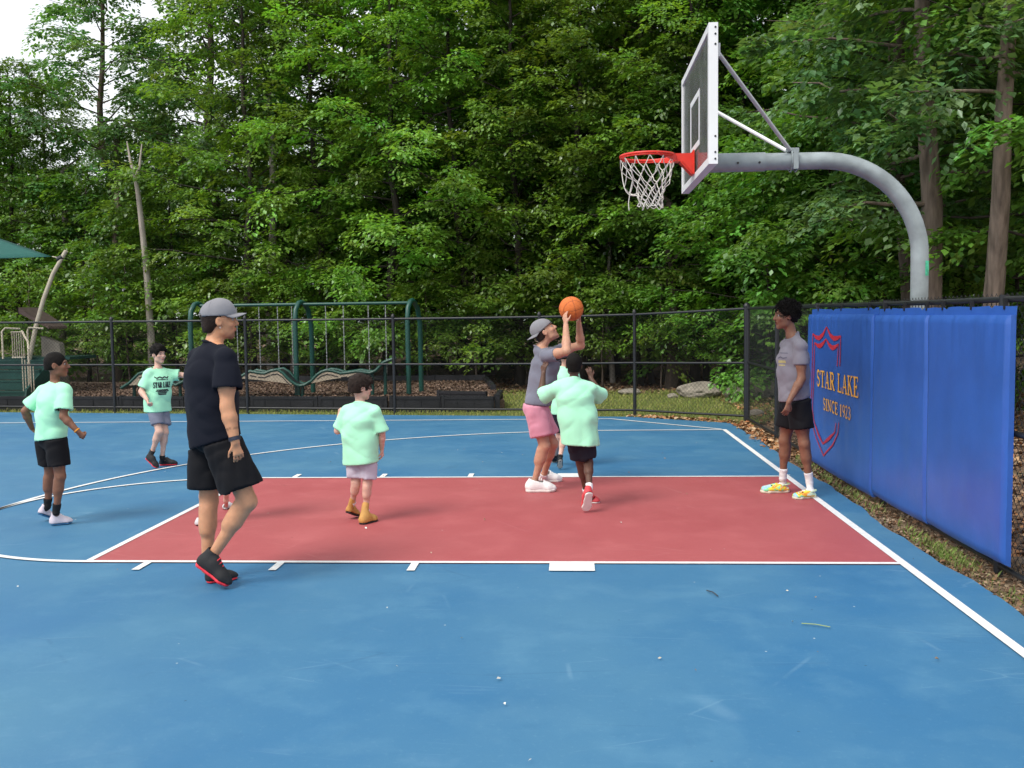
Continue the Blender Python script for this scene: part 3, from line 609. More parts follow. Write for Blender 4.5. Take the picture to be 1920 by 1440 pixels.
for ids in segs:
    q = MB(S); V = []; F = []
    zl = min(wp[ids[0]][2], wp[ids[-1]][2])
    for k_, i in enumerate(ids):
        p = wp[i]; t = k_/(len(ids)-1); base = wp[ids[0]][2]*(1-t)+wp[ids[-1]][2]*t-.05
        V += [p+np.array((0, -.012, -.03)), np.array((p[0], p[1]-.012, min(base, p[2]-.035)))]
    q.add(V, [(2*i, 2*i+1, 2*i+3, 2*i+2) for i in range(len(ids)-1)]); pn = q.build('side_panel', M_TANP, wv); mo = pn.modifiers.new('thickness', 'SOLIDIFY'); mo.thickness = .02
    for k_ in range(1, len(ids)-1):
        sl_ = MB(S)
        p = wp[ids[k_]]; p2 = wp[ids[k_+1]]; d_ = nrm(p2-p); c0 = p+np.array((0, -.016, -.085))
        sl_.bar(c0, c0+d_*.13, .01, .016); sl_.build('slot_trim', M_PLAS, pn)
for u in (246, 330, 432, 556, 566, 690, 720):
    i = int(np.argmin([abs(x_[0]-u) for x_ in wpx])); p = wp[i]; MB(S).tube([p+np.array((0, .2, -.02)), np.array((p[0], p[1]+.2, .1))], .035, 10).build('post', M_GREEN, wv, True)
# stairs and shade at the far end
sx0 = atY(-40, 700, 11.6)[0]; st = empty('play_stairs', (-14.6, 11.6, .16)); tag(st, 'dark green play stairs with tan tube handrails at the end of the mulch bed', 'play equipment'); S = np.array((-14.6, 11.6, .16))
M_STEP = mat('step_green', (.010, .055, .045), .45, .2, 10)
x0, x1 = atY(-60, 700, 11.6)[0], atY(62, 700, 11.6)[0]
for i in range(4):
    z = .28+i*.21; q = MB(S); q.box((x0, 11.3+i*.27, z-.035), (x1, 11.64+i*.27, z)); q.box((x0, 11.31+i*.27, z-.20), (x1, 11.33+i*.27, z-.0355)); q.build('step', M_STEP, st, bevel=.005)
q = MB(S); q.add([(x1+.02, 11.25, .12), (x1+.02, 12.5, .12), (x1+.02, 12.5, 1.0), (x1+.02, 11.3, .32)], [(0, 1, 2, 3)]); so_ = q.build('stringer', M_STEP, st); mo = so_.modifiers.new('thickness', 'SOLIDIFY'); mo.thickness = .04
q = MB(S); q.box((x0, 12.4, .9), (x1+.4, 13.6, .96)); q.build('platform', M_STEP, st)
for u in (2, 46, 70):
    x = atY(u, 700, 11.8)[0]; q = MB(S); q.tube([(x, 11.9+.002*u, .95 if u < 60 else .16), (x, 11.9+.002*u, 1.55), (x+.05, 11.95, 1.62), (x+.3, 12.1, 1.60)] if u < 60 else [(x, 11.5, .16), (x, 11.5, 1.18), (x-.12, 11.7, 1.32), (x-.42, 12.0, 1.55)], .022, 8); q.build('handrail', M_TAN, st, True)
bx0, bx1 = atY(23, 640, 12.2)[0], atY(44, 640, 12.2)[0]
for k_ in range(6):
    x = bx0+(bx1-bx0)*k_/5; MB(S).tube([(x, 12.2, .95), (x, 12.2, 1.52)], .012, 6).build('baluster', M_TAN, st, True)
for z in (.97, 1.53): MB(S).tube([(bx0-.02, 12.2, z), (bx1+.02, 12.2, z)], .016, 6).build('guard_rail', M_TAN, st, True)
pl = MB(S); a = atY(66, 700, 12.0)
for k_ in range(5):
    x = atY(50+5*k_, 700, 11.6)[0]; MB(S).tube([(x, 11.45, .25), (x, 11.45, 1.0-.05*k_)], .012, 6).build('baluster', M_TAN, st, True)
pq = MB(S); xa, xb = atY(78, 660, 12.9)[0], atY(112, 660, 12.9)[0]
pq.add([(xa, 12.9, .2), (xb+.1, 12.9, .2), (xb, 12.9, 1.25), (xb-.3, 12.9, 1.38), (xa, 12.9, 1.42), (xa, 13.1, .2), (xb+.1, 13.1, .2), (xb, 13.1, 1.25), (xb-.3, 13.1, 1.38), (xa, 13.1, 1.42)], [(0, 1, 2, 3, 4), (9, 8, 7, 6, 5), (0, 5, 6, 1), (1, 6, 7, 2), (2, 7, 8, 3), (3, 8, 9, 4), (4, 9, 5, 0)])
pq.build('climbing_panel', mat('grey_tan_stone', (.25, .22, .18), .8, .2, 5, .5, 20), st)
rf = MB(S); a, b_ = atY(48, 580, 12.9), atY(105, 612, 12.9)
rf.add([a+(0, -.3, .05), b_+(0, -.3, 0), b_+(0, .5, 0), a+(0, .5, .05), a+(0, -.3, -.09), b_+(0, -.3, -.06), b_+(0, .5, -.06), a+(0, .5, -.09)], [(0, 1, 2, 3), (7, 6, 5, 4), (0, 4, 5, 1), (1, 5, 6, 2), (2, 6, 7, 3), (3, 7, 4, 0)])
rf.build('roof_panel', mat('roof_brown', (.16, .11, .09), .7, .2, 6), st, bevel=.01)
sh = empty('shade_sail', (-14.1, 12.3, .16)); tag(sh, 'dark green shade sail tied to a curved tan pole beside the play stairs', 'shade sail'); S = np.array((-14.1, 12.3, .16))
pp = [atY(48, 740, 12.3), atY(56, 668, 12.3), atY(68, 610, 12.3), atY(82, 560, 12.3), atY(100, 512, 12.3), atY(124, 470, 12.3)]
MB(S).tube(pp, [.050, .050, .049, .047, .045, .043], 12).build('pole', M_TAN, sh, True)
q0 = atY(113, 484, 12.3); MB(S).tube([q0-(.06, 0, .03), q0+(.06, 0, .03)], .056, 12).build('collar', M_BLACK, sh)
c0 = atY(98, 481, 12.3); c1 = atY(-150, 395, 15.5); c2 = atY(-420, 470, 12.4); c3 = atY(-160, 489, 10.9)
n = 14; V = []; F = []
for i in range(n+1):
    for j in range(n+1):
        s, t = i/n, j/n; p = c0*(1-s)*(1-t)+c1*s*(1-t)+c2*s*t+c3*(1-s)*t
        p = p+np.array((0, 0, .55*s*(1-s)*2*t*(1-t)*2-.0)); V.append(p)
for i in range(n):
    for j in range(n): k = i*(n+1)+j; F.append((k, k+1, k+n+2, k+n+1))
q = MB(S); q.add(V, F); sa = q.build('sail', mat('sail_fabric', (.015, .10, .085), .8, .1, 9, .2, 90), sh, True); mo = sa.modifiers.new('thickness', 'SOLIDIFY'); mo.thickness = .008
MB(S).tube([q0, c0], .012, 6).build('shackle', M_TAN, sh)

# ------------------------------------------------------------------ boulders by the lawn
def rock(px, py, w, h_, d, seed, label, z0=-.05):
    q = atZ(px, py, 0); bm = bmesh.new(); bmesh.ops.create_icosphere(bm, subdivisions=5, radius=1)
    V = np.array([v.co[:] for v in bm.verts]); nn = V.copy()
    r = 1+.20*vnoise(V*1.4+seed*7)+.10*vnoise(V*3.3+seed*3)+.035*vnoise(V*9+seed)
    # a few flat chips
    for k_ in range(9):
        dr = nrm(np.random.default_rng(seed*31+k_).normal(size=3)); t = V@dr; lim = .78; r = np.where(t*r > lim, lim/np.maximum(t, 1e-3)*.6+r*.4, r)
    V = nn*r[:, None]*np.array((w/2, d/2, h_*.62)); V[:, 2] = np.maximum(V[:, 2]+h_*.38, -.02)
    for v, c_ in zip(bm.verts, V): v.co = c_
    me = bpy.data.meshes.new('boulder'); bm.to_mesh(me); bm.free(); o = link('boulder', me, M_ROCK, None, True); o.location = (q[0], q[1], z0)
    return tag(o, label, 'boulder', 'boulders along the lawn')
M_ROCK = mat('granite', (.27, .24, .20), .9, .35, 4, 1.0, 14)
rock(1310, 741, 1.02, .34, .7, 1, 'widest grey boulder, humpbacked, on the lawn edge beyond the fence')
rock(1376, 742, .46, .27, .4, 2, 'small pale squarish boulder beside the widest boulder')
rock(1425, 742, .9, .48, .6, 3, 'tall shaded boulder behind the corner post of the fence')
rock(1418, 776, .24, .14, .2, 4, 'small mossy stone in the grass beside the corner post')
rock(1262, 742, .25, .10, .2, 5, 'low flat stone at the foot of the widest boulder')
rock(196, 712, .75, .22, .4, 6, 'pale low boulder at the wood edge behind the wavy climber', .2)
rock(1620, 752, .7, .35, .5, 7, 'grey boulder on the wood floor behind the blue pads')
rock(1180, 736, .5, .16, .35, 8, 'low brown stone at the wood edge beyond the lawn')
# ------------------------------------------------------------------ trees
def leaf_mat(name, tint):
    m = bpy.data.materials.new(name); m.use_nodes = True; nt = m.node_tree; n = nt.nodes; l = nt.links; n.remove(n['Principled BSDF'])
    a = n.new('ShaderNodeVertexColor'); a.layer_name = 'col'; oi = n.new('ShaderNodeObjectInfo')
    hs = n.new('ShaderNodeHueSaturation'); r = n.new('ShaderNodeMapRange'); r.inputs[3].default_value = .485; r.inputs[4].default_value = .512; l.new(oi.outputs['Random'], r.inputs[0]); l.new(r.outputs[0], hs.inputs['Hue'])
    r2 = n.new('ShaderNodeMapRange'); r2.inputs[3].default_value = .80; r2.inputs[4].default_value = 1.55; l.new(oi.outputs['Random'], r2.inputs[0]); l.new(r2.outputs[0], hs.inputs['Value'])
    mu = n.new('ShaderNodeMixRGB'); mu.blend_type = 'MULTIPLY'; mu.inputs[0].default_value = 1; mu.inputs[2].default_value = (*tint, 1); l.new(a.outputs['Color'], mu.inputs[1]); l.new(mu.outputs[0], hs.inputs['Color'])
    d = n.new('ShaderNodeBsdfDiffuse'); t = n.new('ShaderNodeBsdfTranslucent'); g = n.new('ShaderNodeBsdfGlossy'); g.inputs['Roughness'].default_value = .42; g.inputs[0].default_value = (.75, .8, .78, 1)
    l.new(hs.outputs[0], d.inputs[0]); ml = n.new('ShaderNodeMixRGB'); ml.blend_type = 'MULTIPLY'; ml.inputs[0].default_value = 1; ml.inputs[2].default_value = (1.25, 1.15, .5, 1); l.new(hs.outputs[0], ml.inputs[1]); l.new(ml.outputs[0], t.inputs[0])
    m1 = n.new('ShaderNodeMixShader'); m1.inputs[0].default_value = .46; l.new(d.outputs[0], m1.inputs[1]); l.new(t.outputs[0], m1.inputs[2])
    m2 = n.new('ShaderNodeMixShader'); m2.inputs[0].default_value = .085; l.new(m1.outputs[0], m2.inputs[1]); l.new(g.outputs[0], m2.inputs[2]); l.new(m2.outputs[0], n['Material Output'].inputs[0]); return m
M_LEAF = {'beech': leaf_mat('leaf_beech', (.95, 1, .9)), 'oak': leaf_mat('leaf_oak', (.74, .88, .95)), 'maple': leaf_mat('leaf_maple', (.9, 1.0, .85))}
M_BARK = mat('bark', (.105, .080, .064), .95, .45, 9, 1.0, 24, stretch=(1, 1, .22))
M_BARKR = mat('bark_furrowed', (.20, .155, .125), .95, .6, 14, 1.0, 30, stretch=(1, 1, .16))
M_BARKP = mat('bark_pale', (.34, .30, .26), .9, .35, 7, .7, 20, stretch=(1, 1, .25))
M_BARKD = mat('bark_dark', (.055, .045, .038), .95, .4, 9, 1.0, 24, stretch=(1, 1, .22))

def leaves(o, d, L, nl, size, droop, rg, width=.42, col=(.05, .11, .02)):
    """N leafy sprays: o,d (N,3), L (N,) -> leaf quads. A spray is a drooping twig with alternate side leaves."""
    Nn = len(o); d = nrm(d); up0 = np.array([0, 0, 1.]); side = nrm(np.cross(d, up0)+1e-6); up = np.cross(side, d)
    t = rg.uniform(.08, 1, (Nn, nl))**.8; sg = rg.choice([-1, 1], (Nn, nl)); lat = sg*width*np.sin(np.pi*np.clip(t*.92+.06, 0, 1))*rg.uniform(.05, 1, (Nn, nl))
    Lb = L[:, None]
    p = o[:, None]+d[:, None]*(t*Lb)[..., None]+side[:, None]*(lat*Lb)[..., None]
    p[..., 2] -= droop*Lb*(t**2+.8*(lat)**2); p += rg.normal(0, .028, p.shape); p[..., 2] += rg.normal(0, .022, t.shape)
    ld = nrm(d[:, None]*.75+side[:, None]*(sg*rg.uniform(.3, 1.1, t.shape))[..., None]+np.array([0, 0, -1.])*rg.uniform(.05, .75, t.shape)[..., None]+rg.normal(0, .22, p.shape))
    nr_ = nrm(up0*1.0+up[:, None]*.5+rg.normal(0, .34, p.shape)); ls = nrm(np.cross(ld, nr_)); nr_ = np.cross(ls, ld)
    S = (size*rg.uniform(.62, 1.25, t.shape))[..., None]; W_ = S*rg.uniform(.26, .36, t.shape)[..., None]; fold = S*rg.uniform(.02, .10, t.shape)[..., None]
    c1 = p+ld*S*.45
    V = np.stack([p, c1+ls*W_+nr_*fold, p+ld*S-nr_*fold*.6, c1-ls*W_+nr_*fold], 2).reshape(-1, 3)
    n = Nn*nl; i = np.arange(n)*4; F = np.concatenate([np.stack([i, i+1, i+2], 1), np.stack([i, i+2, i+3], 1)])
    sp = rg.uniform(.75, 1.3, (Nn, 1, 1)); C = np.array(col)*sp*rg.uniform(.7, 1.3, (Nn, nl, 1)); C = C*(1+rg.normal(0, .10, (Nn, 1, 3))*np.array([1, .4, .6]))
    C = np.repeat(np.clip(C, .004, .5).reshape(-1, 3), 4, 0); return V, F, C

def make_tree(kind, seed, H, z0, R, nlimb, nspray, nl, size, trunk_r, bark, lean=(0, 0), shape=1.0, width=.42, droop=.35, bare=0):
    """returns (trunk mesh, crown mesh): trunk + limbs tube mesh, leaf mesh"""
    rg = np.random.default_rng(seed); tb = MB(); m = 12
    tz = np.linspace(-.1, H*.96, m); wob = np.cumsum(rg.normal(0, .07, (m, 2)), 0)*(H/13); wob -= wob[0]
    tp = np.stack([lean[0]*tz/H+wob[:, 0], lean[1]*tz/H+wob[:, 1], tz], 1); tr = trunk_r*(1-tz/H*.86)**1.0; tr[0] *= 1.35
    tb.tube(tp, list(np.maximum(tr, .02)), 11)
    O = []; D = []; LL = []; ga = rg.uniform(0, 6.28)
    for i in range(nlimb):
        f = (i+rg.uniform(0, .9))/nlimb; z = z0+(H-z0)*f; a = ga+i*2.39996+rg.normal(0, .35)
        prof = (math.sin(math.pi*min(1, (.16+.84*f)**shape)))**.75*(1-.25*f); Lm = R*prof*rg.uniform(.55, 1.12)+.35
        k = np.interp(z, tz, np.arange(m)); b0 = np.array([np.interp(z, tz, tp[:, q]) for q in range(3)])
        el = rg.uniform(-.05, .35)+.55*f; dr = np.array([math.cos(a)*math.cos(el), math.sin(a)*math.cos(el), math.sin(el)])
        s = np.linspace(0, 1, 6); curve = b0+dr*(s*Lm)[:, None]; curve[:, 2] -= .10*Lm*s**2*droop/.35; curve[1:] += rg.normal(0, .05*Lm/3, (5, 3))
        rr = np.interp(z, tz, tr)*.27*(1-s*.85)+.005; tb.tube(curve, list(rr), 5, caps=False)
        if i < bare: continue
        ns = max(3, int(nspray*(.45+.55*Lm/R)))
        for j in range(ns):
            ss = rg.uniform(.12, 1.0)**.8; q = np.array([np.interp(ss, s, curve[:, c_]) for c_ in range(3)]); az = math.atan2(dr[1], dr[0])+rg.normal(0, .75)*(1.15-.4*ss); e2 = rg.normal(.05, .28)
            dd = np.array([math.cos(az)*math.cos(e2), math.sin(az)*math.cos(e2), math.sin(e2)]); O.append(q+rg.normal(0, .06, 3)); D.append(dd); LL.append(rg.uniform(.55, 1.15)*(.7+.15*R*.5))
    O.append(tp[-1]); D.append((0, 0, 1)); LL.append(.8)
    col = {'beech': (.160, .285, .042), 'oak': (.138, .232, .072), 'maple': (.130, .250, .044)}[kind]
    V, F, C = leaves(np.array(O), np.array(D), np.array(LL), nl, size, droop, rg, width, col)
    tm = bpy.data.meshes.new('trunk'); tm.from_pydata(tb.v, [], tb.f); tm.update(); tm.polygons.foreach_set('use_smooth', np.ones(len(tm.polygons), bool)); tm.materials.append(bark)
    cm = npmesh('crown', V, F, C); cm.materials.append(M_LEAF[kind]); return tm, cm
TV = {}
for i in range(4): TV['beech%d' % i] = make_tree('beech', 100+i, 12.5, .8, 3.4, 56, 18, 44, .125, .13, M_BARKD, droop=.38, width=.48)
for i in range(3): TV['maple%d' % i] = make_tree('maple', 200+i, 14, 1.8, 3.6, 54, 18, 40, .15, .16, M_BARKD, droop=.45, width=.5)
for i in range(3): TV['oak%d' % i] = make_tree('oak', 300+i, 16.5, 3.8, 3.8, 50, 17, 38, .17, .22, M_BARK, droop=.5, width=.5, shape=.9)
for i in range(2): TV['sapling%d' % i] = make_tree('beech', 400+i, 3.8, 1.2, 1.5, 18, 9, 30, .115, .035, M_BARK, droop=.35, width=.5)
for i in range(2): TV['under%d' % i] = make_tree('maple', 500+i, 6.0, .35, 2.5, 34, 14, 40, .14, .06, M_BARKD, droop=.4, width=.5)
def tree(var, x, y, s=1.0, rz=None, label=None, group=None, name=None, sz=None):
    kind = var.rstrip('0123456789'); nm = name or {'beech': 'beech_tree', 'maple': 'maple_tree', 'oak': 'oak_tree', 'sapling': 'sapling', 'under': 'understory_tree'}[kind]
    e = empty(nm, (x, y, -.05)); e.rotation_euler = (0, 0, RNG.uniform(0, 6.28) if rz is None else rz); e.scale = (s, s, sz or s)
    for pn, me in zip(('trunk', 'crown'), TV[var]):
        o = bpy.data.objects.new(pn, me); COL.objects.link(o); o.parent = e
    return tag(e, label, 'sapling' if kind == 'sapling' else 'tree', group)
def colx(u, Y): return atY(u, 650, Y)[0]
GF, GM, GB, GR = 'trees along the front of the wood', 'trees in the middle of the wood', 'trees deep in the wood', 'trees behind the padded fence'
# front row, placed by column
front = [(-60, 19.5, 'maple0', .66), (40, 20.5, 'maple1', .70), (165, 19.5, 'under0', 1.0), (330, 18.2, 'under1', 1.0), (470, 17.0, 'beech0', .95), (600, 17.6, 'beech1', .9), (735, 16.6, 'beech2', 1.0), (860, 17.2, 'beech3', .95), (975, 16.4, 'beech1', .95), (1090, 16.6, 'beech0', 1.0),
         (1195, 16.0, 'maple2', .85), (1300, 15.4, 'beech3', .9), (1400, 15.8, 'maple0', .85)]
FL = ['leafy maple beyond the play stairs', 'leafy maple rising above the shade sail', 'low bushy tree beside the slender pale trunk', 'low bushy tree behind the end post of the swing frame', 'layered green beech behind the first swing bay', 'layered green beech behind the middle swing post', 'layered green beech behind the second swing bay', 'layered green beech past the far end of the swing frame', 'layered green beech directly behind the shooting man', 'layered green beech behind the raised basketball', 'broad maple beyond the lawn below the basketball net', 'layered green beech behind the backboard and widest boulder', 'broad maple behind the corner post of the fence']
for k_, (u, Y, v, s) in enumerate(front): tree(v, colx(u, Y), Y, s, None, FL[k_], GF)
for k_, (u, Y, v, s) in enumerate(((-20, 23.5, 'maple2', .68), (100, 24, 'maple1', .72), (235, 22, 'oak1', .85), (400, 21, 'oak2', .95), (540, 21, 'oak0', 1.0), (660, 21.5, 'maple1', 1.0), (790, 20.6, 'maple0', 1.05), (910, 21.3, 'oak1', 1.0), (1030, 20.4, 'beech2', 1.15), (1150, 20.8, 'maple2', 1.05), (1260, 20, 'beech1', 1.1), (1370, 19.5, 'oak2', .95), (1480, 19, 'maple1', 1.0), (1600, 18.5, 'beech0', 1.0), (1720, 18, 'maple0', 1.0))):
    tree(v, colx(u, Y), Y, s, None, 'tall leafy tree whose crown shows between the wood-edge trees', GM)
for Y, st_, off, vs_ in ((26, 135, 10, ('maple0', 'under0', 'oak2', 'beech1')), (31, 120, 70, ('under1', 'maple2', 'beech3', 'oak1')), (37, 120, 30, ('beech0', 'under0', 'maple1')), (45, 105, 0, ('under1', 'maple0', 'beech2'))):
    k_ = 0
    for u in range(-120+off, 2040, st_):
        s = RNG.uniform(.8, 1.05)*(1 if Y < 40 else 1.15)
        s *= .66 if u < 300 else .80 if u < 760 else 1
        tree(vs_[k_ % len(vs_)], colx(u, Y+RNG.uniform(-1.5, 1.5)), Y+RNG.uniform(-1.5, 1.5), s, None, 'dark leafy tree deep inside the wood', GB); k_ += 1
for u, Y, s in ((690, 15.9, .62), (892, 15.6, .8), (985, 16.2, .7), (545, 15.9, .7), (640, 16.3, .75), (470, 16.4, .8), (1130, 15.2, .75), (1240, 14.6, .7), (1345, 14.4, .62), (800, 16.0, .7), (330, 17, .8), (60, 17.5, .85), (180, 17.6, .8), (240, 17.2, .9)):
    tree('sapling%d' % (int(u) % 2), colx(u, Y), Y, s, None, 'small sapling with flat leafy tiers at the wood edge', 'saplings at the wood edge')
# the wood behind the padded fence
for u, Y, v, s in ((1440, 12.6, 'under0', .9), (1560, 11.2, 'under1', .95), (1650, 14, 'beech2', .95), (1500, 16, 'maple2', .95), (1800, 13, 'maple1', .95), (1905, 10.5, 'under0', .9), (1960, 8.0, 'maple2', .9), (2080, 5.5, 'maple0', .9), (1690, 9.2, 'oak2', .78), (2010, 12, 'oak1', .9), (2200, 9, 'maple1', 1.0)):
    tree(v, colx(u, Y), Y, s, None, 'shady broad-leaved tree in the wood behind the padded fence', GR)
# single trees that stand out
def solo(name, label, seed, kind, H, z0, R, nlimb, nspray, nl, size, tr, bark, x, y, path=None, **kw):
    tm, cm = make_tree(kind, seed, H, z0, R, nlimb, nspray, nl, size, tr, bark, **kw)
    e = empty(name, (x, y, -.05))
    for pn, me in (('trunk', tm), ('crown', cm)): o = bpy.data.objects.new(pn, me); COL.objects.link(o); o.parent = e
    return tag(e, label, 'tree')
p = atY(1757, 560, 6.2); solo('oak_tree', 'oak with straight brown trunk close behind the gooseneck pole', 901, 'oak', 13, 3.3, 2.9, 34, 17, 42, .14, .19, M_BARKR, p[0], 6.2, lean=(-.25, .4), droop=.45, width=.5)
p = atY(1847, 560, 5.4); solo('oak_tree', 'oak with pale leaning trunk behind the end pad', 902, 'oak', 13, 4.6, 2.7, 30, 16, 42, .14, .155, M_BARKR, p[0]-.03, 5.4, lean=(.75, .3), droop=.45, width=.5)
p = atY(1665, 560, 12.0); solo('young_tree', 'young tree with bare brown stem left of the gooseneck pole base', 903, 'maple', 8, 2.2, 2.2, 24, 8, 40, .13, .10, M_BARK, p[0], 12.0, droop=.4)
# pale dead-topped stem at the wood edge
tb = MB(); q = [atY(u, v, 16.2) for u, v in ((286, 735), (284, 640), (276, 520), (268, 440), (260, 370), (254, 335))]; o_ = np.array((q[0][0], 16.2, -.05))
tb.tube([p-o_ for p in [np.array((q[0][0], 16.2, -.1))]+q], [.115, .10, .095, .085, .075, .065, .05], 9)
for u, v, w, z in ((244, 300, 238, 265), (262, 310, 266, 270)): tb.tube([p-o_ for p in (q[-1], atY(u, v, 16.2), atY(w, z, 16.3))], [.045, .035, .015], 7)
e = empty('dead_tree', tuple(o_)); tb.build('trunk', M_BARKP, e, True); tag(e, 'slender pale bare trunk forking at its top in front of the leafy wood', 'tree')
rg = np.random.default_rng(77); O = np.array([q[-1]+rg.normal(0, .25, 3)+(0, 0, .5) for _ in range(10)])-o_
V, F, C = leaves(O, rg.normal(size=(10, 3)), np.full(10, .5), 14, .11, .3, rg, .5, (.09, .15, .03)); link('crown', npmesh('crown', V, F, C), M_LEAF['oak'], e)
for u, v0, v1, Y, r, m_, lb in ((122, 715, 320, 21.0, .13, M_BARKP, 'grey forked trunk behind the shade-sail pole'), (222, 715, 250, 18.8, .16, M_BARK, 'mossy brown trunk beside the slender pale trunk'), (247, 710, 400, 19.2, .12, M_BARKD, 'dim grey trunk just behind the slender pale trunk'), (512, 720, 180, 17.9, .14, M_BARKP, 'pale trunk rising behind the first bay of the swing frame'), (1262, 738, 380, 15.0, .16, M_BARK, 'brown trunk standing behind the widest boulder'), (1222, 735, 400, 16.4, .08, M_BARKD, 'thin dark trunk beside the brown trunk behind the boulders'), (1330, 738, 380, 15.8, .11, M_BARKD, 'dark trunk behind the small squarish boulder'), (1145, 735, 420, 16.8, .08, M_BARKP, 'thin pale leaning trunk beyond the lawn'), (1540, 740, 300, 13.0, .09, M_BARKD, 'dark thin trunk behind the young man in clogs')):
    a = atY(u, v0, Y); b = atY(u-6, v1, Y); a[2] = -.1; o_ = np.array((a[0], Y, -.05)); e = empty('tree', tuple(o_)); n = 7
    path = [a+(b-a)*t+np.array((.06*math.sin(t*7+u), .05*math.cos(t*5+u), 0)) for t in np.linspace(0, 1, n)]; tb = MB(); tb.tube([p-o_ for p in path], [r*(1-.45*t) for t in np.linspace(0, 1, n)], 9)
    for k_ in range(4):
        c_ = path[4+k_ % 3]; an = k_*2.1+u; tb.tube([c_-o_, c_-o_+np.array((math.cos(an)*.6, math.sin(an)*.6, .5))], [r*.4, .01], 6)
    tb.build('trunk', m_, e, True); O = np.array([path[-1]+rg.normal(0, 1, 3)*(.8, .8, .8) for _ in range(60)])-o_
    V, F, C = leaves(O, rg.normal(size=(60, 3))*(1, 1, .3), np.full(60, .8), 34, .125, .4, rg, .5, (.065, .135, .025)); link('crown', npmesh('crown', V, F, C), M_LEAF['maple'], e); tag(e, lb, 'tree')
# sunlit gravel road glimpsed beyond the trunks
poly('road', [(-6, 47), (60, 30), (70, 40), (0, 56)], -.02, mat('road_gravel', (.42, .41, .39), .9, .15, 3))['kind'] = 'structure'
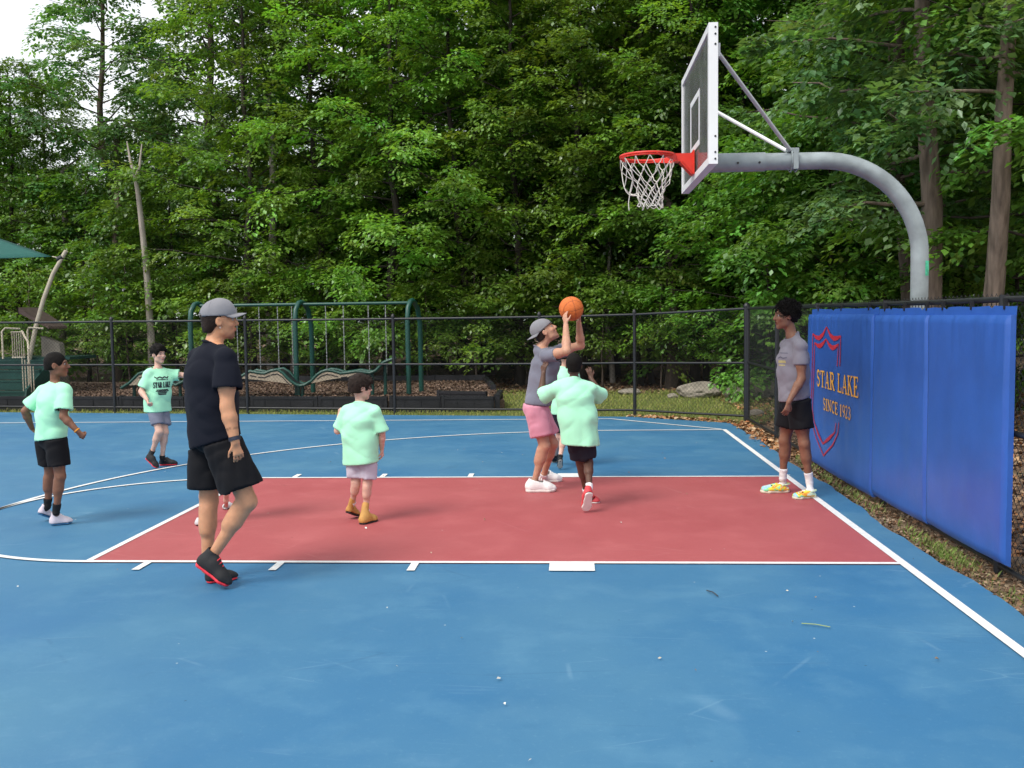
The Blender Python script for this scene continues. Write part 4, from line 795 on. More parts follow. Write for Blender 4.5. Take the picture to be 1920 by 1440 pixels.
# ------------------------------------------------------------------ people: volumes blended from bones, then surfaced
class Vol:
    def __init__(s, lo, hi, h):
        s.h = h; s.lo = np.array(lo, float); n = np.ceil((np.array(hi, float)-s.lo)/h).astype(int)+1
        s.ax = [(s.lo[i]+np.arange(n[i])*h).astype(np.float32) for i in range(3)]; s.n = n; s.D = np.full(n, 9, np.float32); s.C = None; s.K = None; s.pl = []
    def sub(s, lo, hi):
        i0 = np.clip(np.floor((np.array(lo)-s.lo)/s.h).astype(int), 0, s.n); i1 = np.clip(np.ceil((np.array(hi)-s.lo)/s.h).astype(int)+1, 0, s.n)
        sl = tuple(slice(a, b) for a, b in zip(i0, i1)); x, y, z = (s.ax[i][sl[i]] for i in range(3))
        return sl, x[:, None, None], y[None, :, None], z[None, None, :]
    def put(s, sl, d, k, cut=False):
        D = s.D[sl]
        if D.size == 0: return
        if cut: d = -d; hh = np.clip(.5-.5*(D-d)/k, 0, 1); s.D[sl] = D*(1-hh)+d*hh+k*hh*(1-hh)
        else: hh = np.clip(.5+.5*(D-d)/k, 0, 1); s.D[sl] = D*(1-hh)+d*hh-k*hh*(1-hh)
    def seg(s, a, b, ra, rb=None, k=.02, e1=None, cut=False):
        """tapered bone; radius scalar or (along e1, across)"""
        a = np.array(a, float); b = np.array(b, float); rb = ra if rb is None else rb
        R = max(np.max(ra), np.max(rb))+k+2*s.h; sl, x, y, z = s.sub(np.minimum(a, b)-R, np.maximum(a, b)+R)
        ab = b-a; L2 = max(float(ab@ab), 1e-9); qx, qy, qz = x-a[0], y-a[1], z-a[2]
        t = np.clip((qx*ab[0]+qy*ab[1]+qz*ab[2])/L2, 0, 1); qx = qx-t*ab[0]; qy = qy-t*ab[1]; qz = qz-t*ab[2]
        if np.isscalar(ra): d = np.sqrt(qx*qx+qy*qy+qz*qz)-(ra+(rb-ra)*t)
        else:
            e3 = nrm(ab) if L2 > 1e-8 else np.array([0, 0, 1.]); e1 = np.array(e1, float); e1 = nrm(e1-e3*(e1@e3)); e2 = np.cross(e3, e1)
            r1 = ra[0]+(rb[0]-ra[0])*t; r2 = ra[1]+(rb[1]-ra[1])*t; r3 = np.minimum(r1, r2)
            u = qx*e1[0]+qy*e1[1]+qz*e1[2]; v = qx*e2[0]+qy*e2[1]+qz*e2[2]; w = qx*e3[0]+qy*e3[1]+qz*e3[2]
            k0 = np.sqrt((u/r1)**2+(v/r2)**2+(w/r3)**2); k1 = np.sqrt((u/r1**2)**2+(v/r2**2)**2+(w/r3**2)**2)+1e-6; d = k0*(k0-1)/k1
            d = np.where(k0 < .3, -r3*.7, d)
        s.put(sl, d.astype(np.float32), k, cut)
    def ell(s, c, r, ax, k=.015, cut=False):
        c = np.array(c, float); R = max(r)+k+2*s.h; sl, x, y, z = s.sub(c-R, c+R); q = (x-c[0], y-c[1], z-c[2])
        u, v, w = (q[0]*a[0]+q[1]*a[1]+q[2]*a[2] for a in ax); k0 = np.sqrt((u/r[0])**2+(v/r[1])**2+(w/r[2])**2); k1 = np.sqrt((u/r[0]**2)**2+(v/r[1]**2)**2+(w/r[2]**2)**2)+1e-6
        d = np.where(k0 < .3, -min(r)*.7, k0*(k0-1)/k1); s.put(sl, d.astype(np.float32), k, cut)
    def plane(s, p, n, rad=None):
        """cut away the side n points to; the cut stays open"""
        if s.C is None: s.C = np.full(s.n, -9, np.float32)
        p = np.array(p, float); n = nrm(n); s.pl.append((p, n, rad or 9)); sl, x, y, z = s.sub(p-rad, p+rad) if rad else s.sub(s.lo, s.lo+s.n*s.h)
        d = (x-p[0])*n[0]+(y-p[1])*n[1]+(z-p[2])*n[2]
        if rad: d = np.where((x-p[0])**2+(y-p[1])**2+(z-p[2])**2 < rad*rad, d, -9)
        s.C[sl] = np.maximum(s.C[sl], d)
    def limb(s, parts, p, n, k):
        """union a limb made of (a,b,ra,rb) bones, cut open at plane (p,n) without touching the rest"""
        w = Vol.__new__(Vol); w.h, w.lo, w.ax, w.n, w.C = s.h, s.lo, s.ax, s.n, None; w.D = np.full(s.n, 9, np.float32)
        for a, b, ra, rb in parts: w.seg(a, b, ra, rb, .02)
        n = nrm(n); x, y, z = s.ax[0][:, None, None], s.ax[1][None, :, None], s.ax[2][None, None, :]; c = ((x-p[0])*n[0]+(y-p[1])*n[1]+(z-p[2])*n[2]).astype(np.float32)
        s.pl.append((np.array(p, float), n, max(q[3] for q in parts)+.05))
        if s.K is None: s.K = np.zeros(s.n, bool)
        near = w.D < .3; cap = near & (np.abs(c) < 1.0*s.h) & (w.D < -.35*s.h) & (s.D > .6*s.h); s.K |= cap
        d = np.where(near, np.maximum(w.D, c), 9); hh = np.clip(.5+.5*(s.D-d)/k, 0, 1); s.D = (s.D*(1-hh)+d*hh-k*hh*(1-hh)).astype(np.float32)
    def noise(s, amp, scale, basis=None, seed=0, sharp=0, grow=None):
        m = np.abs(s.D) < .05; idx = np.argwhere(m); P = np.stack([s.ax[i][idx[:, i]] for i in range(3)], 1).astype(np.float64)
        if basis is not None: P = P@np.array(basis).T
        v = vnoise(P*np.array(scale)+seed*13.7)
        if sharp: v = (1-2*np.abs(v))*sharp+v*(1-sharp)
        if grow: v = v*np.clip(.35+.95*(grow[0]-s.ax[2][idx[:, 2]])/(grow[0]-grow[1]+1e-6), .3, 1.35)
        s.D[m] += (amp*v).astype(np.float32)
    def surf(s):
        T = s.D if s.C is None else np.maximum(s.D, s.C); ins = T < 0; n = T.shape
        cs = np.zeros(tuple(k-1 for k in n), np.int8)
        for c in [(i, j, k) for i in (0, 1) for j in (0, 1) for k in (0, 1)]: cs += ins[c[0]:n[0]-1+c[0], c[1]:n[1]-1+c[1], c[2]:n[2]-1+c[2]]
        act = (cs > 0) & (cs < 8); ids = np.argwhere(act); num = np.full(act.shape, -1, np.int32); num[act] = np.arange(len(ids))
        acc = np.zeros((len(ids), 3)); cnt = np.zeros(len(ids)); cv = {}
        for c in [(i, j, k) for i in (0, 1) for j in (0, 1) for k in (0, 1)]: cv[c] = T[ids[:, 0]+c[0], ids[:, 1]+c[1], ids[:, 2]+c[2]]
        for c in cv:
            for a in range(3):
                if c[a] == 1: continue
                c2 = list(c); c2[a] = 1; v0, v1 = cv[c], cv[tuple(c2)]; cr_ = (v0 < 0) != (v1 < 0); t = np.where(cr_, v0/(v0-v1+1e-12), 0)
                p = np.tile(np.array(c, float), (len(ids), 1)); p[:, a] += t; acc += p*cr_[:, None]; cnt += cr_
        V = s.lo+(ids+acc/np.maximum(cnt, 1)[:, None])*s.h; F = []
        for a in range(3):
            b, c = (a+1) % 3, (a+2) % 3; s0 = [slice(1, n[i]-1) for i in range(3)]; s0[a] = slice(0, n[a]-1); s1 = list(s0); s1[a] = slice(1, n[a])
            i0 = ins[tuple(s0)]; i1 = ins[tuple(s1)]; e = np.argwhere(i0 != i1)
            if len(e) == 0: continue
            off = np.array([1, 1, 1]); off[a] = 0; g = e+off; flip = i0[e[:, 0], e[:, 1], e[:, 2]]
            q = []
            for db, dc in ((-1, -1), (0, -1), (0, 0), (-1, 0)):
                h_ = g.copy(); h_[:, b] += db; h_[:, c] += dc; q.append(num[h_[:, 0], h_[:, 1], h_[:, 2]])
            q = np.stack(q, 1); q[~flip] = q[~flip][:, ::-1]; F.append(q)
        F = np.concatenate(F); F = F[(F >= 0).all(1)]
        if s.C is not None or s.K is not None:
            gi = np.clip(np.round((V-s.lo)/s.h).astype(int), 0, s.n-1); ix = (gi[:, 0], gi[:, 1], gi[:, 2]); capv = np.zeros(len(V), bool)
            if s.C is not None: capv |= s.C[ix] > s.D[ix]-.15*s.h
            if s.K is not None: capv |= s.K[ix]
           
            F = F[capv[F].sum(1) < 4]; u = np.unique(F); mp = np.zeros(len(V), np.int64); mp[u] = np.arange(len(u)); V = V[u]; F = mp[F]
        # light smoothing
        nb = np.zeros_like(V); ct = np.zeros(len(V))
        for i in range(4):
            for j in (1, 3): np.add.at(nb, F[:, i], V[F[:, (i+j) % 4]]); np.add.at(ct, F[:, i], 1)
        V = V*.5+nb/np.maximum(ct, 1)[:, None]*.5
        if s.pl:                                       # straighten the open edges (hems, cuffs)
            E_ = np.sort(np.concatenate([F[:, [i, (i+1) % 4]] for i in range(4)]), 1); u, c_ = np.unique(E_[:, 0].astype(np.int64)*len(V)+E_[:, 1], return_counts=True); bd = np.unique(np.concatenate([u[c_ == 1]//len(V), u[c_ == 1] % len(V)]))
            for p, n_, rad in s.pl:
                q = V[bd]-p; d = q@n_; m = (np.abs(d) < .022) & (np.linalg.norm(q, axis=1) < rad); V[bd[m]] -= d[m][:, None]*n_
        return V, F

def skin_mat(name):
    m = mat(name, (1, 1, 1), .50, .13, 22, .14, 160, attr='col', spec=.35, sss=.12); return m
M_SKIN = skin_mat('skin')
M_EYE = mat('eye', (1, 1, 1), .2, .02, 5, attr='col')
def cloth_mat(name, col, rough=.9, var=.05, bump=.09, bs=260): return mat(name, col, rough, var, 6, bump, bs, spec=.12, sheen=.15 if max(col) > .1 else .02)
MINT = cloth_mat('mint_cotton', (.40, .84, .57)); BLACKC = cloth_mat('black_cotton', (.0085, .010, .017)); BLACKS = cloth_mat('black_polyester', (.009, .009, .011), .75); GREYT = cloth_mat('grey_marl', (.165, .17, .215), var=.16)
LILAC = cloth_mat('grey_lilac_cotton', (.21, .20, .235), var=.12); PINK = cloth_mat('pink_twill', (.64, .275, .36)); PALES = cloth_mat('pale_lavender_cotton', (.50, .47, .55)); GREYS = cloth_mat('slate_cotton', (.17, .18, .24)); NAVY = cloth_mat('dark_navy', (.02, .022, .032), .7)
CAPG = cloth_mat('cap_grey', (.22, .22, .24)); HAIRB = mat('hair_black', (.006, .0048, .004), .65, .5, 60, .8, 160, spec=.15); HAIRD = mat('hair_dark_brown', (.018, .010, .007), .6, .4, 50, .8, 140, spec=.2); SOCKW = cloth_mat('sock_white', (.78, .77, .78)); SOCKB = cloth_mat('sock_black', (.02, .02, .022))
RUB_W = mat('rubber_white', (.74, .72, .68), .6, .06, 20); RUB_R = mat('rubber_red', (.70, .03, .05), .5, .08, 20); RUB_B = mat('rubber_black', (.02, .02, .02), .6, .1, 20); RUB_G = mat('rubber_grey', (.40, .38, .34), .7, .1, 20); RUB_BL = mat('rubber_blue', (.03, .14, .30), .5, .1, 20)
SH_W = mat('shoe_white', (.80, .79, .78), .7, .05, 20, .3, 150); SH_K = mat('shoe_black', (.016, .016, .018), .75, .2, 30, .4, 150); SH_T = mat('boot_tan', (.50, .27, .075), .7, .12, 20, .4, 120); SH_L = mat('shoe_pale_pink', (.66, .57, .62), .6, .15, 9); SH_GR = mat('shoe_light_grey', (.55, .57, .58), .7, .1, 20); SH_RW = mat('shoe_red_white', (.60, .06, .07), .6, .1, 20)
def clog_mat():
    m = bpy.data.materials.new('clog_tie_dye'); m.use_nodes = True; n = m.node_tree.nodes; l = m.node_tree.links; b = n['Principled BSDF']; b.inputs['Roughness'].default_value = .5
    t = n.new('ShaderNodeTexCoord'); z = n.new('ShaderNodeTexNoise'); z.inputs['Scale'].default_value = 9; z.inputs['Detail'].default_value = 2; z.inputs['Distortion'].default_value = .8; l.new(t.outputs['Object'], z.inputs['Vector'])
    c = n.new('ShaderNodeValToRGB'); e = c.color_ramp.elements; c.color_ramp.interpolation = 'EASE'; e[0].position = .30; e[0].color = (.72, .66, .50, 1); e[1].position = .72; e[1].color = (.72, .66, .55, 1)
    for p_, q in ((.40, (.30, .55, .75)), (.46, (.20, .70, .35)), (.52, (.80, .75, .06)), (.60, (.85, .30, .03)), (.66, (.55, .75, .5))): e.new(p_).color = (*q, 1)
    l.new(z.outputs['Fac'], c.inputs[0]); l.new(c.outputs[0], b.inputs['Base Color']); return m
CLOG = clog_mat(); CLOGB = mat('clog_base', (.66, .60, .46), .6, .1, 20)

def person(label, P):
    Y0 = P['Y']; H = P['H']; s = H/1.76; kid = H < 1.6; hh = P.get('hh', .235 if not kid else .205)*(1 if H > 1.3 else .97); hs = hh/.235
    J = {k: (atY(v[0], v[1], Y0+v[2]) if len(v) == 3 else np.array(v[:3], float)) for k, v in P['J'].items()}
    for S_ in 'RL': J['sh'+S_] = J['sh'+S_]-np.array((0, 0, .020*s))
    def gp(v): return atZ(v[0], v[1], 0.0) if len(v) == 2 else atY(v[0], v[1], Y0+v[2])
    base = (J['hipL']+J['hipR'])/2; root = empty('person', (base[0], base[1], 0)); o = np.array((base[0], base[1], 0.)); tag(root, label, 'person')
    up = np.array([0, 0, 1.]); tf = nrm(np.array([*P['tf'], 0.])); tr = np.array([tf[1], -tf[0], 0.]); hf0 = nrm(P['hf']); hu = nrm(np.array(P.get('hu', (0, 0, 1)), float)); hu = nrm(hu-hf0*(hu@hf0)); hr = np.cross(hf0, hu); ax = (hr, hf0, hu)
    hc = J['head']; hd = lambda r, f, u: hc+(hr*r+hf0*f+hu*u)*hs
    chest = (J['shL']+J['shR'])/2; pel = base; nk = J['neck']; spine = lambda t: pel+(chest-pel)*t
    b = s*(P.get('build', 1.0))
    if P.get('debug'):
        print('foot', [round(float(np.linalg.norm(gp(P['foot'+q][0])-gp(P['foot'+q][1]))/H), 3) for q in 'RL'], end=' ')
        for a_, c_ in (('shR', 'elR'), ('elR', 'wrR'), ('shL', 'elL'), ('elL', 'wrL'), ('hipR', 'knR'), ('knR', 'anR'), ('hipL', 'knL'), ('knL', 'anL'), ('shL', 'shR'), ('hipL', 'hipR')): print(a_, c_, round(float(np.linalg.norm(J[a_]-J[c_])/s), 3), end=' | ')
        print('H', round(float(hc[2]+hh*.5), 2))
    feet = {}
    for S_ in 'RL':
        he, to = gp(P['foot'+S_][0]), gp(P['foot'+S_][1]); feet[S_] = (he, to)
    allp = np.array(list(J.values())+[q for f in feet.values() for q in f]+[hd(0, 0, .16)]); lo = allp.min(0)-.24; hi = allp.max(0)+.24
    # ---- body
    v = Vol(lo, hi, .0075 if not kid else .0062); K = .03*s
    v.seg(pel-up*.03*s, spine(.30), (.145*b, .100*b), (.128*b, .090*b), K, tr); v.seg(spine(.30), spine(.74), (.128*b, .090*b), (.148*b, .100*b), K, tr); v.seg(spine(.74), spine(.98), (.148*b, .100*b), (.125*b, .070*b), K, tr)
    v.seg(J['shL'], J['shR'], .046*b, .046*b, K)
    for S_ in 'RL': v.seg(nk-up*.03*s, J['sh'+S_]+(nk-J['sh'+S_])*.25, .046*b, .040*b, K)
    v.seg(nk-up*.03*s, hd(0, -.022, -.055), .050*b*(1.05 if not kid else .92), .048*hs*(1 if not kid else .85), .02)
    for S_ in 'RL':
        sh, el, wr = J['sh'+S_], J['el'+S_], J['wr'+S_]; v.seg(sh, el, .050*b, .038*b, K*.8); v.seg(sh+(el-sh)*.3, sh+(el-sh)*.6, .047*b, .045*b, K)
        v.seg(el, el+(wr-el)*.3, .038*b, .042*b, .02*s); v.seg(el+(wr-el)*.3, wr, .041*b, .025*b, .015*s)
        hp, kn, an = J['hip'+S_], J['kn'+S_], J['an'+S_]; v.seg(hp, kn, .082*b, .053*b, K*.8); v.seg(hp+(kn-hp)*.25, hp+(kn-hp)*.6, .083*b, .070*b, K)
        bk = nrm(np.cross(np.cross(kn-hp, an-kn)+tr*1e-3, an-kn)); bk = -tf if np.linalg.norm(np.cross(kn-hp, an-kn)) < .02 else (bk if bk@tf < 0 else -bk)
        v.seg(kn, kn+(an-kn)*.35, .050*b, .050*b, .025*s); v.seg(kn+(an-kn)*.14+bk*.020*s, kn+(an-kn)*.44+bk*.020*s, .047*b, .043*b, .025*s); v.seg(kn+(an-kn)*.35, an, .043*b, .029*b, .02*s); v.ell(kn-bk*.012*s, (.040*b,)*3, np.eye(3), .02)
        he, to = feet[S_]; fd_ = nrm(to-he); uf = np.cross(nrm(np.cross(fd_, up)), fd_)*np.linalg.norm(to-he); v.seg(an, he+(to-he)*.24+uf*.19, .030*b, .024*b, .02); v.seg(he+(to-he)*.24+uf*.19, he+(to-he)*.7+uf*.15, .020*s, .013*s, .02)
        # hand
        hdv = nrm(P['hand'+S_][0]); pn = nrm(P['hand'+S_][1]); pn = nrm(pn-hdv*(pn@hdv)); curl = P['hand'+S_][2]; g = .84*s if not kid else .88*s
        th = np.cross(hdv, pn)*(1 if S_ == 'L' else -1)                     # thumb side
        kc = wr+hdv*.088*g; v.seg(wr+hdv*.015*g, kc, (.027*g, .015*g), (.041*g, .014*g), .012, th)
        for fi, (off, ln) in enumerate(((.030, .078), (.010, .088), (-.011, .082), (-.030, .064))):
            p0 = kc+th*off*g-hdv*.005*g; a_ = curl*(1+.12*fi)
            for sg_, fr in enumerate((.46, .30, .24)):
                a_ += (0 if sg_ == 0 else curl*.9); dv = nrm(hdv*math.cos(a_)+pn*math.sin(a_)+th*(off*(2.2 if curl < .5 else .3))); p1 = p0+dv*ln*fr*g*1.05; v.seg(p0, p1, (.0092-.0009*sg_)*g*1.05, (.0086-.0010*sg_)*g*1.05, .004); p0 = p1
        t0 = wr+hdv*.028*g+th*.026*g; d1 = nrm(hdv*.72+th*.62+pn*.35); d2 = nrm(hdv*.9+th*(.1 if curl > .5 else .35)+pn*.45); v.seg(t0, t0+d1*.045*g, .0135*g, .011*g, .010); v.seg(t0+d1*.045*g, t0+d1*.045*g+d2*.042*g, .0105*g, .0085*g, .005)
    # head
    v.ell(hd(0, -.012, .022), (.076*hs, .096*hs, .094*hs), ax, .02); v.ell(hd(0, .026, -.040), (.060*hs, .068*hs, .076*hs), ax, .03*hs); v.seg(hd(-.040, .02, -.075), hd(0, .066, -.100), .022*hs, .020*hs, .02*hs); v.seg(hd(.040, .02, -.075), hd(0, .066, -.100), .022*hs, .020*hs, .02*hs)
    v.ell(hd(0, .082, .026), (.052*hs, .014*hs, .012*hs), ax, .015*hs)
    for q in (-1, 1):
        v.ell(hd(q*.030, .099, .004), (.018*hs, .013*hs, .012*hs), ax, .010*hs, True); v.ell(hd(q*.040, .066, -.028), (.022*hs, .020*hs, .018*hs), ax, .02*hs)
        v.ell(hd(q*.078, -.008, -.008), (.010*hs, .021*hs, .033*hs), ax, .006*hs); v.ell(hd(q*.085, -.001, -.006), (.005*hs, .011*hs, .018*hs), ax, .005*hs, True)
    v.seg(hd(0, .090, .012), hd(0, .112, -.026), .0085*hs, .0125*hs, .010*hs); v.ell(hd(0, .103, -.031), (.018*hs, .011*hs, .009*hs), ax, .008*hs)
    v.ell(hd(0, .094, -.056), (.024*hs, .011*hs, .007*hs), ax, .006*hs); v.ell(hd(0, .091, -.069), (.021*hs, .011*hs, .007*hs), ax, .006*hs)
    if P.get('mouth'): v.ell(hd(0, .102, -.063), (.017*hs, .018*hs, .008*hs), ax, .004*hs, True)
    V, F = v.surf(); tone = np.array(P['skin']); C = np.tile(tone, (len(V), 1)); q = (V-hc)@np.stack(ax, 1)/hs
    def blob(c_, r, colr, w=1.0):
        d = np.sqrt((((np.abs(q)*[1, 0, 0]+q*[0, 1, 1])-np.array(c_))/np.array(r))**2 @ np.ones(3)); m = np.clip((1.25-d)/.5, 0, 1)[:, None]*w; C[:] = C*(1-m)+np.array(colr)*m
    lip = tone*np.array([.80, .52, .52]); blob((0, .10, -.062), (.025, .03, .014), lip); blob((.031, .095, .026), (.022, .03, .0055), tone*.18, .9); blob((.03, .085, .004), (.02, .03, .010), tone*.7, .6); blob((.042, .07, -.03), (.02, .03, .02), tone*np.array([1.05, .88, .86]), .5)
    if P.get('mouth'): blob((0, .098, -.063), (.015, .03, .007), (.05, .012, .012))
    if P.get('beard'): blob((0, .075, -.105), (.045, .05, .032), tone*.30, P['beard']); blob((0, .105, -.046), (.026, .03, .006), tone*.30, P['beard'])
    if P.get('stubble'): m = np.clip((np.linalg.norm((q-np.array([0, -.02, .045]))/np.array([.09, .11, .085]), axis=1) < 1.12)*1., 0, 1)[:, None]*((q[:, 1] < .075-.4*np.maximum(0, .03-q[:, 2]))[:, None]); C[:] = C*(1-m*P['stubble'])+np.array((.016, .012, .010))*m*P['stubble']
    if P.get('tattoo'): wv_ = J['wrR']; el_ = J['elR']; tq = (V-el_)@(wv_-el_)/((wv_-el_)@(wv_-el_)); dd = np.linalg.norm(V-el_-tq[:, None]*(wv_-el_), axis=1); m = ((np.abs(tq-.62) < .035) & (dd < .06) & (vnoise(V*70) > -.2))[:, None]*.6; C[:] = C*(1-m)+tone*.35*m
    body = link('body', npmesh('body', V-o, F, C), M_SKIN, root, True)
    for q_ in (-1, 1):
        bm = bmesh.new(); bmesh.ops.create_uvsphere(bm, u_segments=14, v_segments=10, radius=.0120*hs); ec = hd(q_*.030, .0775, .004)-o; gz = nrm(hf0+hr*.0)
        cl = [((.02, .012, .010) if nrm(np.array(w_.co))@gz > .80 else (.34, .31, .29)) for w_ in bm.verts]; vv = [np.array(w_.co)+ec for w_ in bm.verts]; bmesh.ops.triangulate(bm, faces=bm.faces); ff = [[w_.index for w_ in f.verts] for f in bm.faces]; bm.free(); link('eye', npmesh('eye', np.array(vv), np.array(ff), np.array(cl)), M_EYE, root, True)
    # ---- shirt
    T = P['shirt']; lo_, ct_ = T.get('loose', .02), T['m']; hem = atY(T['hem'][0], T['hem'][1], Y0+T['hem'][2]); hw, hdp = T['hw']; hn = nrm(np.array(T.get('hn', (0, 0, -1)), float))
    g = Vol(lo, hi, .008 if not kid else .007); tw = T.get('cw', .158*b+lo_), T.get('cd', .108*b+lo_)
    for S_ in 'RL': g.seg(J['hip'+S_]+up*.04*s, J['hip'+S_]+(J['kn'+S_]-J['hip'+S_])*.32, .088*b+.016, .088*b+.016, .05)
    mid = (hem+chest)/2+np.array((*T.get('bow', (0, 0)), 0)); ks = .035
    g.seg(hem+hn*.04, mid, (hw, hdp), ((hw+tw[0])/2, (hdp+tw[1])/2), ks, tr); g.seg(mid, spine(.80), ((hw+tw[0])/2, (hdp+tw[1])/2), tw, ks, tr); g.seg(spine(.80), spine(1.0), tw, (tw[0]*.80, tw[1]*.66), ks, tr); g.seg(J['shL'], J['shR'], .048*b+lo_*.4, .048*b+lo_*.4, ks); g.seg(nk-up*.05*s, nk-up*.02*s, .066*b, .058*b, .02)
    for S_ in 'RL': g.seg(nk-up*.040*s, J['sh'+S_]+(nk-J['sh'+S_])*.12, .054*b, .046*b+lo_*.35, .03)
   
    for S_ in 'RL':
        sh, el = J['sh'+S_], J['el'+S_]; fr = T.get('sl', .62); r1 = T.get('sr', .068)*b; d_ = nrm(el-sh); e_ = sh+(el-sh)*fr; 
        dn = nrm(up-d_*(up@d_)+1e-6) if abs(d_[2]) < .95 else tr*0; g.limb([(sh, e_+d_*.03, .047*b+lo_*.42, r1), (sh+(e_-sh)*.4-dn*.01, e_+d_*.03-dn*T.get('sdrop', .012), r1*.8, r1*.95)], e_, d_, .03)
    nd = nrm(hc-nk); g.plane(nk-nd*.016*s, nd+tf*.30, .12*max(s, .8)); g.plane(hem, hn)
    am = T.get('fold', .010); B = np.stack([tr, tf, up]); gr = (float(chest[2]), float(hem[2])); g.noise(am*1.5, (9, 9, 1.5), B, 1+H*3, .45, gr); g.noise(am*.85, (2.6, 5, 11), np.stack([nrm(tr+up*.7), tf, nrm(up-tr*.7)]), 4+H, .75); g.noise(am*.70, (2.6, 5, 13), np.stack([nrm(tr-up*.7), tf, nrm(up+tr*.7)]), 7+H*2, .7)
    shD = g.D.copy(); V, F = g.surf(); shirt = link('shirt', npmesh('shirt', V-o, F), ct_, root, True); md = shirt.modifiers.new('cloth', 'SOLIDIFY'); md.thickness = .004; md.offset = 1
    cp = nk-nd*.014*s; e1 = nrm(np.cross(nd, tf)); e2 = np.cross(e1, nd); rr_ = (.057*b+.002, .058*b+.002); MB(o).tube([cp+e1*rr_[0]*math.cos(a_)+e2*rr_[1]*math.sin(a_)-e2*.0-nd*.02*max(0, math.sin(a_)*np.sign(e2@tf)) for a_ in np.linspace(0, 2*math.pi, 28, endpoint=False)], .0065, 7, closed=True).build('collar', ct_, shirt, True)
    # ---- shorts
    T = P['shorts']; g = Vol(lo, hi, .008 if not kid else .007); wl = T.get('loose', .018)
    wt = pel+up*T.get('rise', .10)*s; g.seg(wt, pel, (.138*b+wl, .098*b+wl), (.150*b+wl, .108*b+wl), .04, tr)
    for S_ in 'RL':
        hp, kn = J['hip'+S_], J['kn'+S_]; d_ = nrm(kn-hp); e_ = hp+(kn-hp)*T['len']; r1 = T.get('r', .088)*b; g.limb([(hp, e_+d_*.05, .092*b+wl*.8, r1)], e_, d_+np.array((0, 0, -.25)), .02)
    am = T.get('fold', .009); g.noise(am, (12, 12, 4), B, 11+H, .5); g.noise(am*.7, (4, 7, 15), np.stack([nrm(tr+up*.7), tf, nrm(up-tr*.7)]), 5+H, .7)
    x, y, z = (g.ax[i].reshape([-1 if j == i else 1 for j in range(3)]) for i in range(3)); above = ((x-hem[0])*hn[0]+(y-hem[1])*hn[1]+(z-hem[2])*hn[2]) < .012; g.D = np.where(above, np.maximum(g.D, shD+.012), g.D).astype(np.float32)
    V, F = g.surf(); so2 = link('shorts', npmesh('shorts', V-o, F), T['m'], root, True); md = so2.modifiers.new('cloth', 'SOLIDIFY'); md.thickness = .004; md.offset = 1
    # ---- shoes and socks
    for S_ in 'RL':
        he, to = feet[S_]; an = J['an'+S_]; T = P['shoe']; f_ = nrm(to-he); L = np.linalg.norm(to-he); side = nrm(np.cross(f_, up)); u_ = nrm(np.cross(side, f_)); W_ = L*.180*T.get('w', 1); hi_ = T.get('hi', 1.15); c = lambda a_, z, q_=0.: he+f_*a_*L+u_*z*L*hi_+side*q_*L
        g = Vol(np.minimum(he, to)-.16, np.maximum(he, to)+.20, .0058 if not kid else .0052); e1 = side
        if T.get('clog'):
            g.seg(c(.12, .10), c(.34, .12), (W_*.92, .10*L), (W_*.98, .13*L), .02, e1); g.seg(c(.34, .14), c(.80, .10), (W_*.98, .17*L), (W_*1.06, .12*L), .03, e1); g.ell(c(.20, .33), (W_*.72, L*.24, L*.16), (side, f_, u_), .01, True)
        else:
            g.seg(c(.15, .13), c(.36, .18), (W_*.84, .16*L*hi_), (W_*.88, .19*L*hi_), .02, e1); g.seg(c(.36, .18), c(.70, .11), (W_*.88, .19*L*hi_), (W_*1.0, .125*L*hi_), .03, e1); g.seg(c(.70, .10), c(.86, .085), (W_*1.0, .125*L*hi_), (W_*.74, .09*L*hi_), .03, e1); g.seg(c(.34, .30), c(.52, .24), (W_*.36, .07*L), (W_*.40, .06*L), .012, e1)
            top = T.get('top', .30); ad = nrm(an+(J['kn'+S_]-an)*.25-c(.2, .12)); g.seg(c(.17, .14), c(.17, .14)+ad*top*L*.62, W_*.84, W_*.78, .025); g.plane(c(.17, .14)+ad*top*L*.74, ad+u_*.2, .10)
        g.plane(c(.5, .075), -u_); V, F = g.surf()
        sc_ = link('clog' if T.get('clog') else ('boot' if T.get('boot') else 'shoe'), npmesh('shoe', V-o, F), T['m'], root, True); md = sc_.modifiers.new('t', 'SOLIDIFY'); md.thickness = .004; md.offset = -1
        g = Vol(np.minimum(he, to)-.12, np.maximum(he, to)+.12, .0052); hsol = T.get('sole', .085)
        g.seg(c(.13, hsol*.5), c(.40, hsol*.5), (W_*.92, hsol*L*1.3), (W_*.86, hsol*L*1.2), .02, e1); g.seg(c(.40, hsol*.5), c(.72, hsol*.5), (W_*.86, hsol*L*1.2), (W_*1.08, hsol*L*1.2), .02, e1); g.seg(c(.72, hsol*.5), c(.85, hsol*.6), (W_*1.08, hsol*L*1.2), (W_*.86, hsol*L), .02, e1)
        sl_, x, y, z = g.sub(g.lo, g.lo+g.n*g.h); dz = (x-he[0])*u_[0]+(y-he[1])*u_[1]+(z-he[2])*u_[2]; g.D = np.maximum(g.D, np.maximum(dz-hsol*L, .004-dz)).astype(np.float32); V, F = g.surf(); link('sole', npmesh('sole', V-o, F), T['sm'], sc_, True)
        if not T.get('clog'):
            for k_ in range(4):
                a_ = .42+.075*k_; zt_ = .385-.048*k_; MB(o).tube([c(a_, zt_-.04, -.085), c(a_+.01, zt_+.012, 0), c(a_, zt_-.04, .085)], .0042, 5).build('lace', T.get('lm', T['m']), sc_)
